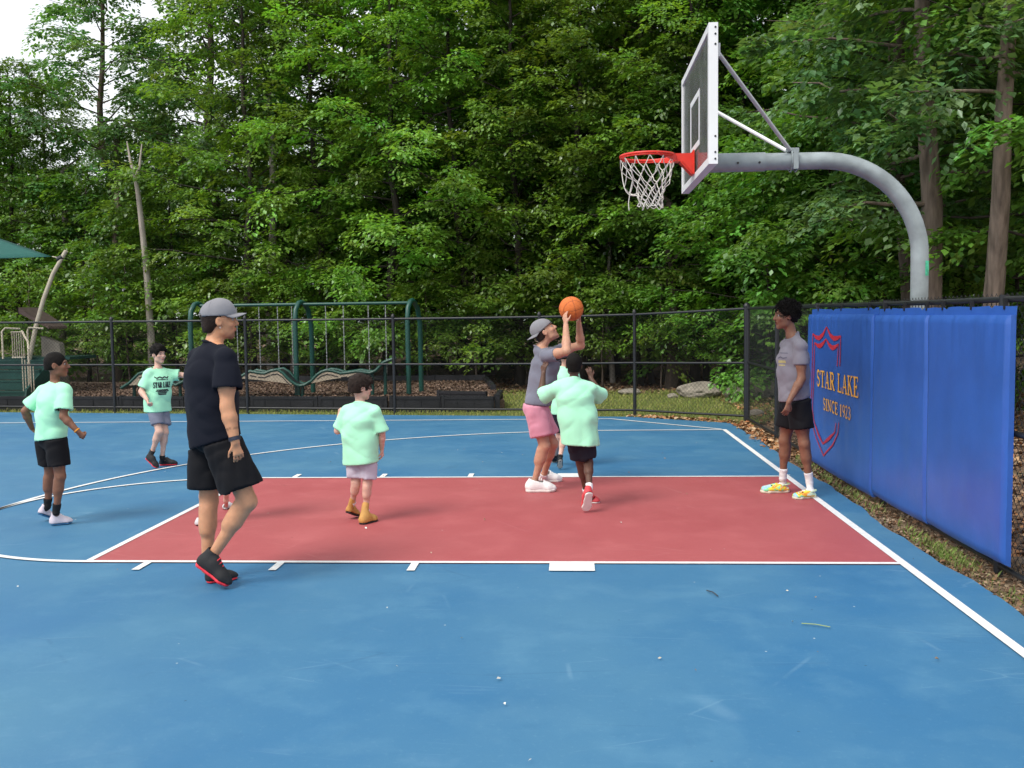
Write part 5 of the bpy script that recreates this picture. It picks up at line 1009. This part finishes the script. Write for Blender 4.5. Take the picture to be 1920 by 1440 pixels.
        if T.get('clog'):
            MB(o).tube([c(.36, .21, -.155)]+[c(.20-.20*math.cos(a_)*1.0, .24, .14*math.sin(a_)) for a_ in np.linspace(-1.1, 1.1, 9)]+[c(.36, .21, .155)], .009, 6).build('strap', T['m'], sc_)
            for k_ in range(7): MB(o).tube([c(.62+.07*(k_ % 4), .235-.03*(k_ % 4), -.10+.05*k_*.7), c(.625+.07*(k_ % 4), .205-.03*(k_ % 4), -.10+.05*k_*.7)], .007, 7).build('vent_hole', RUB_B, sc_)
        if P.get('sock'):
            kn = J['kn'+S_]; ln = P['sock'][1]; g = Vol(np.minimum(an, he)-.14, np.maximum(an, he)+.25, .0062); a2 = an+(kn-an)*ln; g.seg(c(.20, .16), an, .030*b, .034*b+.001, .01); g.seg(an, a2, .034*b+.001, .038*b+.005, .01); 
            if P['shoe'].get('clog'): g.seg(c(.16, .14), c(.5, .17), .034*b, .032*b, .03)
            g.noise(.003, (20, 20, 55), None, 3); g.plane(a2, kn-an, .09); V, F = g.surf(); sk = link('sock', npmesh('sock', V-o, F), P['sock'][0], root, True); md = sk.modifiers.new('t', 'SOLIDIFY'); md.thickness = .003
    # ---- hair, cap
    hp_ = P.get('hair')
    if hp_:
        g = Vol(hc-.20*hs, hc+.24*hs, .0058); t_ = hp_['t']
        g.ell(hd(0, -.014+hp_.get('f', 0), .026+hp_.get('u', 0)), (.078*hs+t_*.7, .098*hs+t_*.8, .096*hs+t_), ax, .01); 
        if hp_.get('back'): g.ell(hd(0, -.07, -.035), (.062*hs, .042*hs+t_*.4, .06*hs), ax, .02)
        if hp_.get('fringe'): g.seg(hd(-.05, .075, .062), hd(.05, .082, .066), .018*hs+t_*.3, .020*hs+t_*.3, .02); g.ell(hd(0, .06, .10), (.06*hs, .04*hs, .026*hs), ax, .02)
        # take the face and ears out
        g.ell(hd(0, .105, -.045), (.085*hs, .062*hs, hp_.get('face', .098)*hs), ax, .012, True); g.ell(hd(0, .04, -.115), (.13*hs, .10*hs, .085*hs), ax, .015, True)
        for q_ in (-1, 1): g.ell(hd(q_*.088, .008, -.020), (.024*hs, .034*hs, .036*hs), ax, .008, True)
        sl_, x, y, z = g.sub(g.lo, g.lo+g.n*g.h); cut_ = -((x-hc[0])*hu[0]+(y-hc[1])*hu[1]+(z-hc[2])*hu[2])-hp_.get('low', .055)*hs; g.D = np.maximum(g.D, cut_).astype(np.float32)
        if 'lim' in hp_: g.D = np.maximum(g.D, ((x-hc[0])*hf0[0]+(y-hc[1])*hf0[1]+(z-hc[2])*hf0[2])-hp_['lim']*hs).astype(np.float32)
        g.noise(hp_.get('amp', .004), (hp_.get('sc', 60),)*3, None, 3, .4); g.noise(hp_.get('amp', .004)*1.2, (hp_.get('sc', 60)*.4,)*3, None, 5)
        V, F = g.surf(); ho = link('hair', npmesh('hair', V-o, F), hp_['m'], root, True)
        rg_ = np.random.default_rng(int(H*1000)); ids = rg_.integers(0, len(V), hp_.get('n', 380)); st = MB(o); cen = hd(0, -.012, .02)
        for i in ids:
            pos = V[i]; nn_ = nrm(pos-cen)
            if nn_@hu < -.35: continue
            fl = nrm(nn_*hp_.get('out', .5)+hf0*hp_.get('fw', .3)+rg_.normal(0, .4, 3)-hu*hp_.get('dn', .25)); ln = t_*rg_.uniform(.5, 1.1)+.004
            a_ = rg_.uniform(0, 6); cu = hp_.get('curl', 0); e_ = nrm(np.cross(nn_, fl)+1e-4); st.tube([pos-nn_*.004, pos+fl*ln*.5+e_*cu*math.sin(a_), pos+fl*ln+e_*cu*math.sin(a_+2)], [.0032, .0028, .0008], 4, caps=False)
        sto = st.build('strands', hp_['m'], ho, True); sto['kind'] = 'stuff'
        for pth in hp_.get('locks', ()): MB(o).tube([hd(*q_) for q_ in pth], [.006]*(len(pth)-1)+[.003], 5).build('lock', hp_['m'], ho, True)
    cpp = P.get('cap')
    if cpp:
        cf = hf0*cpp['dir']; tl = cpp.get('tilt', .0); cu = nrm(hu-cf*tl); cf2 = nrm(cf+hu*tl); cr_ = np.cross(cf2, cu); ax2 = (cr_, cf2, cu); cc = hd(0, -.008, .028)
        g = Vol(cc-.22, cc+.22, .0056); g.ell(cc, (.086*hs, .110*hs, .108*hs), ax2, .01); g.ell(cc+cf2*.03*hs+cu*.02*hs, (.076*hs, .085*hs, .088*hs), ax2, .02); g.noise(.0022, (24, 24, 24), None, 2); g.plane(cc+cu*cpp.get('line', .004)*hs, -cu-cf2*cpp.get('slope', .10))
        if cpp.get('gap'): g.ell(cc-cf2*.108*hs+cu*.012*hs, (.034*hs, .03*hs, .026*hs), ax2, .004, True)
        V, F = g.surf(); co = link('cap', npmesh('cap', V-o, F), CAPG, root, True); md = co.modifiers.new('t', 'SOLIDIFY'); md.thickness = .003; md.offset = 1
        g = Vol(cc-.26, cc+.26, .0050); bc = cc+cu*.006*hs
        nu, nv = 15, 8; Vb = []; Fb = []
        for i in range(nu):
            a_ = -1.25+2.5*i/(nu-1); 
            for j in range(nv):
                r_ = j/(nv-1); ext = .075*hs*math.cos(a_*.85)**.6; px_ = math.sin(a_)*(.086+.004*r_)*hs; py_ = math.cos(a_)*.108*hs+r_*ext; pz_ = -.016*(math.sin(a_)**2)*(.3+r_)*hs-.012*r_*hs; Vb.append(bc+cr_*px_+cf2*py_+cu*pz_)
        for i in range(nu-1):
            for j in range(nv-1): k_ = i*nv+j; Fb.append((k_, k_+nv, k_+nv+1, k_+1))
        br = MB(o); br.add(Vb, Fb); bo = br.build('brim', CAPG, co, True); md = bo.modifiers.new('t', 'SOLIDIFY'); md.thickness = .004
        bt = MB(o); bt.tube([cc+cu*.107*hs, cc+cu*.112*hs], .007, 8); bt.build('button', CAPG, co)
        for k_ in range(3):
            a0 = k_*math.pi/3+.5; MB(o).tube([cc+(cr_*math.cos(a0)*.0875*hs+cf2*math.sin(a0)*.1115*hs)*math.cos(t)+cu*.1095*hs*math.sin(t) for t in np.linspace(.1, math.pi-.1, 20)], .0016, 4).build('seam', CAPG, co)
    P['_'] = dict(root=root, o=o, shirt=shirt, body=body, J=J, hd=hd, ax=ax, tf=tf, tr=tr, s=s); return P['_']
DBG = False
SK_TAN, SK_LIGHT, SK_BR, SK_DK, SK_MED = (.55, .27, .150), (.62, .385, .30), (.215, .098, .058), (.105, .050, .033), (.50, .27, .18)
dn = (0, 0, -1)
PA = person('boy in mint tee and black shorts with white trainers, right fist raised at his waist', dict(Y=-.55, H=1.42, debug=DBG, tf=(.72, .69), hf=(.95, .30, .03), skin=SK_BR, hair=dict(m=HAIRB, t=.006, amp=.0012, n=0, low=.05, face=.092, back=True),
  J=dict(head=(106, 684, 0), neck=(103, 716, 0), shR=(122, 729, -.10), shL=(80, 731, .10), elR=(119, 781, -.16), wrR=(146, 809, -.15), elL=(47, 771, .06), wrL=(60, 803, .16), hipR=(105, 820, -.05), hipL=(88, 820, .05), knR=(113, 893, -.06), anR=(105, 962, -.04), knL=(94, 888, .10), anL=(89, 950, .12)),
  handR=((.55, .15, -.5), (.1, .9, .1), 1.25), handL=((.3, .5, -.7), (.6, .3, 0), .5), footR=((94, 986), (138, 981)), footL=((72, 965, .08), (99, 974)),
  shirt=dict(m=MINT, bow=(0, 0), hem=(95, 822, .0), hn=(.12, 0, -1), hw=(.150, .125), cw=.158, cd=.125, sl=.74, sr=.092, fold=.0085, loose=.03), shorts=dict(m=BLACKS, len=.72, r=.112, loose=.022, rise=.08), shoe=dict(m=SH_L, sm=RUB_BL, top=.62, lm=SH_W, w=1.08, hi=1.4), sock=(SOCKB, .26)))
PB = person('boy with dark quiff in printed mint tee and slate shorts, one arm stretched out', dict(Y=2.62, H=1.42, debug=DBG, tf=(.72, -.69), hf=(.85, -.50, 0), skin=SK_LIGHT,
  J=dict(head=(297, 664, 0), neck=(296, 687, 0), shR=(278, 700, -.10), shL=(314, 699, .10), elR=(265, 734, -.14), wrR=(276, 750, -.27), elL=(341, 703, .14), wrL=(368, 710, .10), hipR=(288, 760, -.05), hipL=(302, 759, .05), knR=(299, 809, -.14), anR=(285, 848, -.10), knL=(309, 811, -.06), anL=(304, 858, -.02)),
  handR=((.3, -.4, -.55), (.6, .4, .0), .9), handL=((.9, -.1, -.15), (0, -.2, -1), .25), footR=((273, 859, -.13), (296, 880)), footL=((299, 873), (335, 872)),
  shirt=dict(m=MINT, bow=(0, 0), hem=(293, 771, 0), hw=(.155, .13), cw=.155, cd=.12, sl=.80, sr=.088, fold=.0085, loose=.03), shorts=dict(m=GREYS, len=.74, r=.095, loose=.02, rise=.08), shoe=dict(m=SH_K, sm=RUB_R, top=.55), sock=(SOCKB, .10), hair=dict(m=HAIRB, t=.020, fringe=True, amp=.004, sc=50, fw=.6, out=.3, u=.006, low=.03, n=260)))
PC = person('man in black tee, black shorts and grey baseball cap walking away across the lane line', dict(Y=-2.35, H=1.80, debug=DBG, tf=(.86, .52), hf=(.90, .42, .04), skin=SK_TAN, beard=.8, tattoo=1, build=1.08,
  J=dict(head=(411, 601, .02), neck=(400, 640, .0), shR=(424, 667, -.18), shL=(371, 667, .17), elR=(426, 763, -.24), wrR=(441, 829, -.27), elL=(372, 758, .26), wrL=(392, 830, .26), hipR=(411, 812, -.09), hipL=(388, 812, .08), knR=(464, 940, -.10), anR=(396, 1046, -.09), knL=(392, 938, .08), anL=(388, 1066, .03)),
  handR=((.22, .05, -1), (-.5, .75, 0), .42), handL=((.1, 0, -1), (.3, -.6, 0), .4), footR=((366, 1056, -.10), (432, 1104)), footL=((386, 1094), (449, 1084)),
  shirt=dict(m=BLACKC, hem=(401, 828, 0), hn=(.28, 0, -1), hw=(.205, .160), cw=.216, cd=.160, sl=.62, sr=.088, fold=.008, loose=.022), shorts=dict(m=BLACKS, len=.80, r=.128, loose=.024, rise=.09, fold=.012), shoe=dict(m=SH_K, sm=RUB_R, top=.44, lm=RUB_R), cap=dict(dir=1, tilt=.10, gap=True, slope=.12), hair=dict(m=HAIRD, t=.004, amp=.0015, n=10, low=.075, back=True, lim=.01)))
PD = person('child in mint tee and pale trainers half hidden behind the man in black', dict(Y=-.50, H=1.22, debug=DBG, tf=(.9, .35), hf=(.95, .2, 0), skin=SK_LIGHT,
  J=dict(head=(404, 722, 0), neck=(402, 748, 0), shR=(412, 760, -.11), shL=(394, 760, .11), elR=(408, 800, -.12), wrR=(420, 832, -.10), elL=(392, 800, .12), wrL=(404, 832, .14), hipR=(398, 842, -.05), hipL=(410, 842, .05), knR=(386, 905, -.05), anR=(378, 968, -.03), knL=(424, 903, .10), anL=(424, 938, .22)),
  handR=((.3, 0, -1), (0, 1, 0), .4), handL=((.3, 0, -1), (0, -1, 0), .4), footR=((367, 987), (398, 981)), footL=((418, 956), (446, 952)),
  shirt=dict(m=MINT, bow=(0, 0), hem=(402, 848, 0), hw=(.135, .12), cw=.135, cd=.11, sl=.72, sr=.08, fold=.0085, loose=.02), shorts=dict(m=GREYS, len=.66, r=.085, loose=.015, rise=.08), shoe=dict(m=SH_GR, sm=RUB_B, top=.36), hair=dict(m=HAIRD, t=.018, amp=.004)))
PE = person('small boy in mint tee, pale shorts and tan boots wearing dark glasses', dict(Y=-.45, H=1.27, debug=DBG, tf=(.22, .975), hf=(.86, .50, -.06), skin=SK_LIGHT,
  J=dict(head=(676, 726, 0), neck=(675, 752, -.01), shR=(703, 769, -.04), shL=(650, 769, .04), elR=(716, 812, -.02), wrR=(716, 843, .03), elL=(633, 808, .06), wrL=(636, 780, .16), hipR=(688, 842, -.02), hipL=(665, 842, .02), knR=(689, 906, -.02), anR=(686, 958, -.01), knL=(667, 904, .0), anL=(661, 943, .08)),
  handR=((.05, .2, -1), (-.9, .2, 0), .5), handL=((.05, .2, 1), (.7, .5, 0), .7), footR=((676, 985), (707, 976)), footL=((650, 962, .05), (673, 970)),
  shirt=dict(m=MINT, bow=(0, 0), hem=(676, 868, 0), hn=(.10, 0, -1), hw=(.160, .125), cw=.150, cd=.12, sl=.92, sr=.088, fold=.0085, loose=.035, sdrop=.02), shorts=dict(m=PALES, len=.86, r=.098, loose=.012, rise=.06), shoe=dict(m=SH_T, sm=RUB_B, top=1.0, lm=SH_T, boot=True, hi=1.25), sock=(SOCKW, .05), hair=dict(m=HAIRD, t=.019, amp=.003, sc=45, back=True, fringe=True, low=.06, fw=.5, out=.12, dn=.5, n=420)))
PF = person('man in grey tee and pink shorts with backward cap shooting the ball', dict(Y=1.02, H=1.78, debug=DBG, tf=(.985, .10), hf=(.80, .06, .60), hu=(-.6, 0, .8), skin=SK_MED, mouth=True, beard=.35,
  J=dict(head=(1022, 622, 0), neck=(1013, 649, 0), shR=(1024, 664, -.18), shL=(1030, 658, .17), elR=(1062, 659, -.36), wrR=(1061, 609, -.17), elL=(1089, 648, .26), wrL=(1085, 604, .15), hipR=(1003, 764, -.09), hipL=(1006, 764, .09), knR=(1021, 836, -.10), anR=(1002, 904, -.07), knL=(1036, 832, .12), anL=(1020, 890, .30)),
  handR=((-.15, .30, 1), (.6, .7, .3), .26), handL=((.10, -.15, 1), (-.6, -.35, .3), .26), footR=((986, 923), (1045, 922)), footL=((1009, 905), (1056, 903)),
  shirt=dict(m=GREYT, hem=(1008, 757, 0), hn=(-.12, 0, -1), hw=(.172, .138), cw=.176, cd=.135, sl=.55, sr=.070, fold=.008, loose=.012), shorts=dict(m=PINK, len=.74, r=.115, loose=.022, rise=.09, fold=.010), shoe=dict(m=SH_W, sm=RUB_W, top=.32, w=1.08, hi=1.3, sole=.11), sock=(SOCKW, .03), cap=dict(dir=-1, tilt=.12, gap=True, slope=.18), hair=dict(m=HAIRD, t=.003, amp=.0012, n=10, low=.05, back=True, lim=.01)))
PG = person('boy in oversized mint tee seen from behind, reaching to block the shooter', dict(Y=.08, H=1.42, debug=DBG, tf=(-.08, .99), hf=(-.05, .98, .18), skin=SK_DK, hair=dict(m=HAIRB, t=.006, amp=.0012, n=0, low=.055, face=.092, back=True),
  J=dict(head=(1076, 684, .02), neck=(1076, 707, 0), shR=(1107, 725, 0), shL=(1045, 725, 0), elR=(1128, 743, .17), wrR=(1108, 709, .27), elL=(1015, 741, .16), wrL=(1019, 700, .20), hipR=(1096, 808, -.0), hipL=(1075, 808, 0), knR=(1103, 868, .06), anR=(1105, 914, -.14), knL=(1089, 868, .12), anL=(1099, 922, .22)),
  handR=((-.2, .2, 1), (-.3, 1, 0), .35), handL=((.15, .05, 1), (.5, .8, 0), .35), footR=((1106, 924, -.24), (1099, 962)), footL=((1095, 939), (1124, 945)),
  shirt=dict(m=MINT, bow=(0, 0), hem=(1090, 833, 0), hn=(-.05, 0, -1), hw=(.178, .145), cw=.168, cd=.128, sl=.88, sr=.096, fold=.0085, loose=.03, sdrop=.03), shorts=dict(m=NAVY, len=.82, r=.105, loose=.012, rise=.02), shoe=dict(m=SH_RW, sm=RUB_W, top=.46, w=1.05), sock=(SOCKW, .12)))
PH = person('boy in mint tee and dark shorts hidden behind the shooter and the blocker', dict(Y=2.45, H=1.33, debug=DBG, tf=(.15, .98), hf=(.2, .97, 0), skin=SK_LIGHT,
  J=dict(head=(1061, 665, 0), neck=(1058, 687, 0), shR=(1077, 696, .0), shL=(1042, 696, 0), elR=(1080, 727, .08), wrR=(1074, 750, .15), elL=(1040, 727, .08), wrL=(1046, 750, .15), hipR=(1064, 766, 0), hipL=(1049, 766, 0), knR=(1057, 820, .0), anR=(1050, 858, -.14), knL=(1049, 818, .06), anL=(1041, 855, .26)),
  handR=((0, .3, -1), (-1, 0, 0), .4), handL=((0, .3, -1), (1, 0, 0), .4), footR=((1051, 862, -.20), (1050, 881)), footL=((1037, 868), (1044, 864)),
  shirt=dict(m=MINT, bow=(0, 0), hem=(1056, 776, 0), hw=(.145, .12), cw=.145, cd=.115, sl=.75, sr=.085, fold=.0085, loose=.025), shorts=dict(m=NAVY, len=.82, r=.09, loose=.015, rise=.08), shoe=dict(m=SH_K, sm=RUB_G, top=.36), sock=(SOCKB, .10), hair=dict(m=HAIRB, t=.016, amp=.004, back=True)))
PI_ = person('young man with dark curls in grey tee, black shorts and tie-dye clogs by the pads', dict(Y=.68, H=1.80, debug=DBG, tf=(-.90, -.44), hf=(-.985, -.17, -.02), skin=(.235, .112, .068), build=.93, mouth=True,
  J=dict(head=(1473, 592, 0), neck=(1485, 624, 0), shR=(1475, 646, .15), shL=(1501, 646, -.16), elL=(1503, 710, -.19), wrL=(1479, 754, -.25), elR=(1487, 708, .22), wrR=(1484, 756, .20), hipL=(1497, 756, -.08), hipR=(1484, 756, .08), knL=(1508, 832, -.10), anL=(1518, 905, -.05), knR=(1471, 826, .12), anR=(1468, 897, .18)),
  handL=((-.22, 0, -1), (-.3, .9, 0), .38), handR=((-.1, 0, -1), (-.3, -.9, 0), .4), footL=((1529, 933), (1485, 937)), footR=((1480, 923), (1423, 925)),
  shirt=dict(m=LILAC, hem=(1488, 748, 0), hn=(.20, 0, -1), hw=(.165, .145), cw=.170, cd=.128, sl=.60, sr=.078, fold=.010, loose=.02), shorts=dict(m=BLACKS, len=.62, r=.120, loose=.022, rise=.09), shoe=dict(m=CLOG, sm=CLOGB, clog=True, sole=.10, w=1.05), sock=(SOCKW, .27),
  hair=dict(m=HAIRB, t=.022, amp=.010, sc=42, u=.010, f=-.012, n=1300, out=.7, fw=.0, curl=.008, back=True, low=.065, locks=[[(.03, .085, .085), (.03, .108, .06), (.028, .112, .03), (.03, .104, .0)], [(-.035, .08, .085), (-.04, .105, .06), (-.042, .106, .025)]])))
# glasses of the small boy
hd = PE['hd']; o = PE['o']; gl_ = MB(o)
M_GLS = mat('glasses_frame', (.012, .010, .010), .35, .1, 20)
ge = empty('glasses', tuple(o)); tag(ge, 'dark-framed glasses worn by the small boy in tan boots', 'glasses')
for q_ in (-1, 1):
    MB(o).tube([hd(q_*(.031+.023*math.cos(a_)), .104-.008*abs(math.cos(a_)), .003+.016*math.sin(a_)) for a_ in np.linspace(0, 2*math.pi, 14, endpoint=False)], .0032, 6, closed=True).build('rim', M_GLS, ge)
    MB(o).tube([hd(q_*.054, .098, .006), hd(q_*.076, .06, .006), hd(q_*.084, -.01, .012), hd(q_*.082, -.03, -.006)], .003, 6).build('temple', M_GLS, ge)
MB(o).tube([hd(-.010, .108, .004), hd(.010, .108, .004)], .003, 6).build('bridge', M_GLS, ge)
# wristband, watch, earring
def band(Pp, name, a_, b_, t, r, w, m, label, cat):
    J = Pp['J']; p0 = J[a_]+(J[b_]-J[a_])*t; d = nrm(J[b_]-J[a_]); e1 = nrm(np.cross(d, (0, 1, .1))); e2 = np.cross(d, e1); q = MB(p0)
    V = []; F = []; n = 18
    for k_ in range(n):
        c_ = 2*math.pi*k_/n
        for rr, ww in ((r, -w), (r+.005, -w), (r+.005, w), (r, w)): V.append(p0+(e1*math.cos(c_)+e2*math.sin(c_))*rr+d*ww)
    for k_ in range(n):
        j = (k_+1) % n
        for i in range(4): F.append((k_*4+i, k_*4+(i+1) % 4, j*4+(i+1) % 4, j*4+i))
    q.add(V, F); return tag(q.build(name, m), label, cat)
band(PC, 'wristband', 'elR', 'wrR', .90, .031, .012, mat('band_black', (.02, .022, .04), .6, .5, 80), 'dark woven band on the wrist of the man in black', 'wristband')
band(PA, 'bracelet', 'elR', 'wrR', .93, .022, .005, mat('band_orange', (.70, .28, .03), .6, .1, 30), 'thin orange bracelet on the wrist of the boy in white trainers', 'bracelet')
er = hd2 = PC['hd']; MBe = MB(hd2(.086, -.004, -.042)); c_ = hd2(.086, -.004, -.042); MBe.tube([c_+np.array((0, .004*math.cos(a_), .006*math.sin(a_)-.004)) for a_ in np.linspace(0, 2*math.pi, 12, endpoint=False)], .0022, 5, closed=True); tag(MBe.build('earring', mat('silver', (.7, .7, .7), .25, .02, 9, metal=.9)), 'small silver hoop earring of the man in the grey cap', 'earring')
# prints on the shirts: shapes dropped onto the chest
def chest_print(Pp, cu, size, shapes, m, name):
    sh = Pp['shirt']; o = Pp['o']; tf = Pp['tf']; bv = BVHTree.FromPolygons([tuple(v.co) for v in sh.data.vertices], [tuple(p.vertices) for p in sh.data.polygons]); J = Pp['J']; ch = (J['shL']+J['shR'])/2
    left = np.array([-tf[1], tf[0], 0.])                           # reading direction runs to the wearer's left
    for pts, w in shapes:
        V2, F2 = stroke([np.array(p_) for p_ in pts], w, 3); V = []
        for a_, b_ in V2:
            src = ch+np.array((0, 0, cu))+left*a_*size+np.array((0, 0, b_*size))+tf*.6-o; hit = bv.ray_cast(Vector(src), Vector(-tf))
            V.append((np.array(hit[0])+tf*.0065) if hit[0] else src-tf*.45)
        MB().add(V, F2).build(name, m, sh)
blk = mat('print_black', (.02, .022, .03), .8, .1, 20); wht = mat('print_white', (.55, .72, .62), .8, .1, 20)
def letters(txt, x0, y0, h_, w_):
    out = []; adv = sum(GL[c_][0]+.05 for c_ in txt); x = 0
    for c_ in txt:
        for pts, sw in GL[c_][1]: out.append(([(x0+(x+a_)/adv*w_, y0+b_*h_) for a_, b_ in pts], sw*h_*1.0))
        x += GL[c_][0]+.05
    return out
chest_print(PB, -.14, .20, [([(-.42, .60), (-.30, .50), (-.12, .58), (0, .50), (.14, .58), (.30, .50), (.42, .60)], .07), ([(-.34, .42), (.34, .42)], .05)]+[([(-.40, -.25+k_*-.08), (.40-.12*k_, -.25-.08*k_)], .055) for k_ in range(1)]+[([(-.36+.03*k_, -.18-.085*k_), (.36-.05*k_, -.18-.085*k_)], .07) for k_ in range(4)], blk, 'shirt_print')
chest_print(PB, -.14, .20, letters('STAR LAKE', -.52, -.06, .34, 1.04), blk, 'shirt_letter')
chest_print(PI_, -.115, .20, [([(-.30, .30), (.30, .30)], .035)]+[([(-.30+.0*k_, .05-.0*k_), (-.1, .12), (.1, .06), (.30, .10)], .05) for k_ in range(1)], mat('print_slate', (.10, .10, .14), .8, .1, 20), 'shirt_print')
chest_print(PI_, -.155, .20, [([(-.24, .10), (.24, .10)], .12), ([(-.20, -.06), (.20, -.06)], .06)], mat('print_mustard', (.42, .36, .16), .8, .1, 20), 'shirt_print')

# ------------------------------------------------------------------ basketball
bc = atY(1071, 579, 1.02-.01); R = .1195
bm = bmesh.new(); bmesh.ops.create_icosphere(bm, subdivisions=5, radius=R)
for v_ in bm.verts:
    n_ = np.array(v_.co)/R; rot = np.array([n_@nrm((.9, .3, .2)), n_@nrm((-.3, .9, .1)), n_@nrm((-.15, -.2, .95))])
    dd = min(abs(rot[0]), abs(rot[2]), abs(math.hypot(rot[1]-1.0, rot[0]*.0)-.62) if False else 9, abs(abs(rot[1])-(.55+.25*rot[2]**2)))
    v_.co = Vector(n_*R*(1-.012*max(0, 1-(dd/.04)**2)))
me = bpy.data.meshes.new('cover'); bm.to_mesh(me); bm.free()
at = me.color_attributes.new('col', 'FLOAT_COLOR', 'POINT'); cc_ = np.ones((len(me.vertices), 4), np.float32); co_ = np.array([v_.co[:] for v_ in me.vertices]); rr_ = np.linalg.norm(co_, axis=1)/R; g_ = np.clip((1-rr_)/.012, 0, 1)[:, None]; cc_[:, :3] = np.array((.66, .165, .035))*(1-g_)+np.array((.30, .07, .02))*g_; at.data.foreach_set('color', cc_.ravel())
bo = link('basketball', me, mat('ball_rubber', (1, 1, 1), .6, .08, 30, .5, 420, attr='col', spec=.35), None, True); bo.location = tuple(bc); tag(bo, 'orange basketball held up by the man in the backward cap', 'basketball')
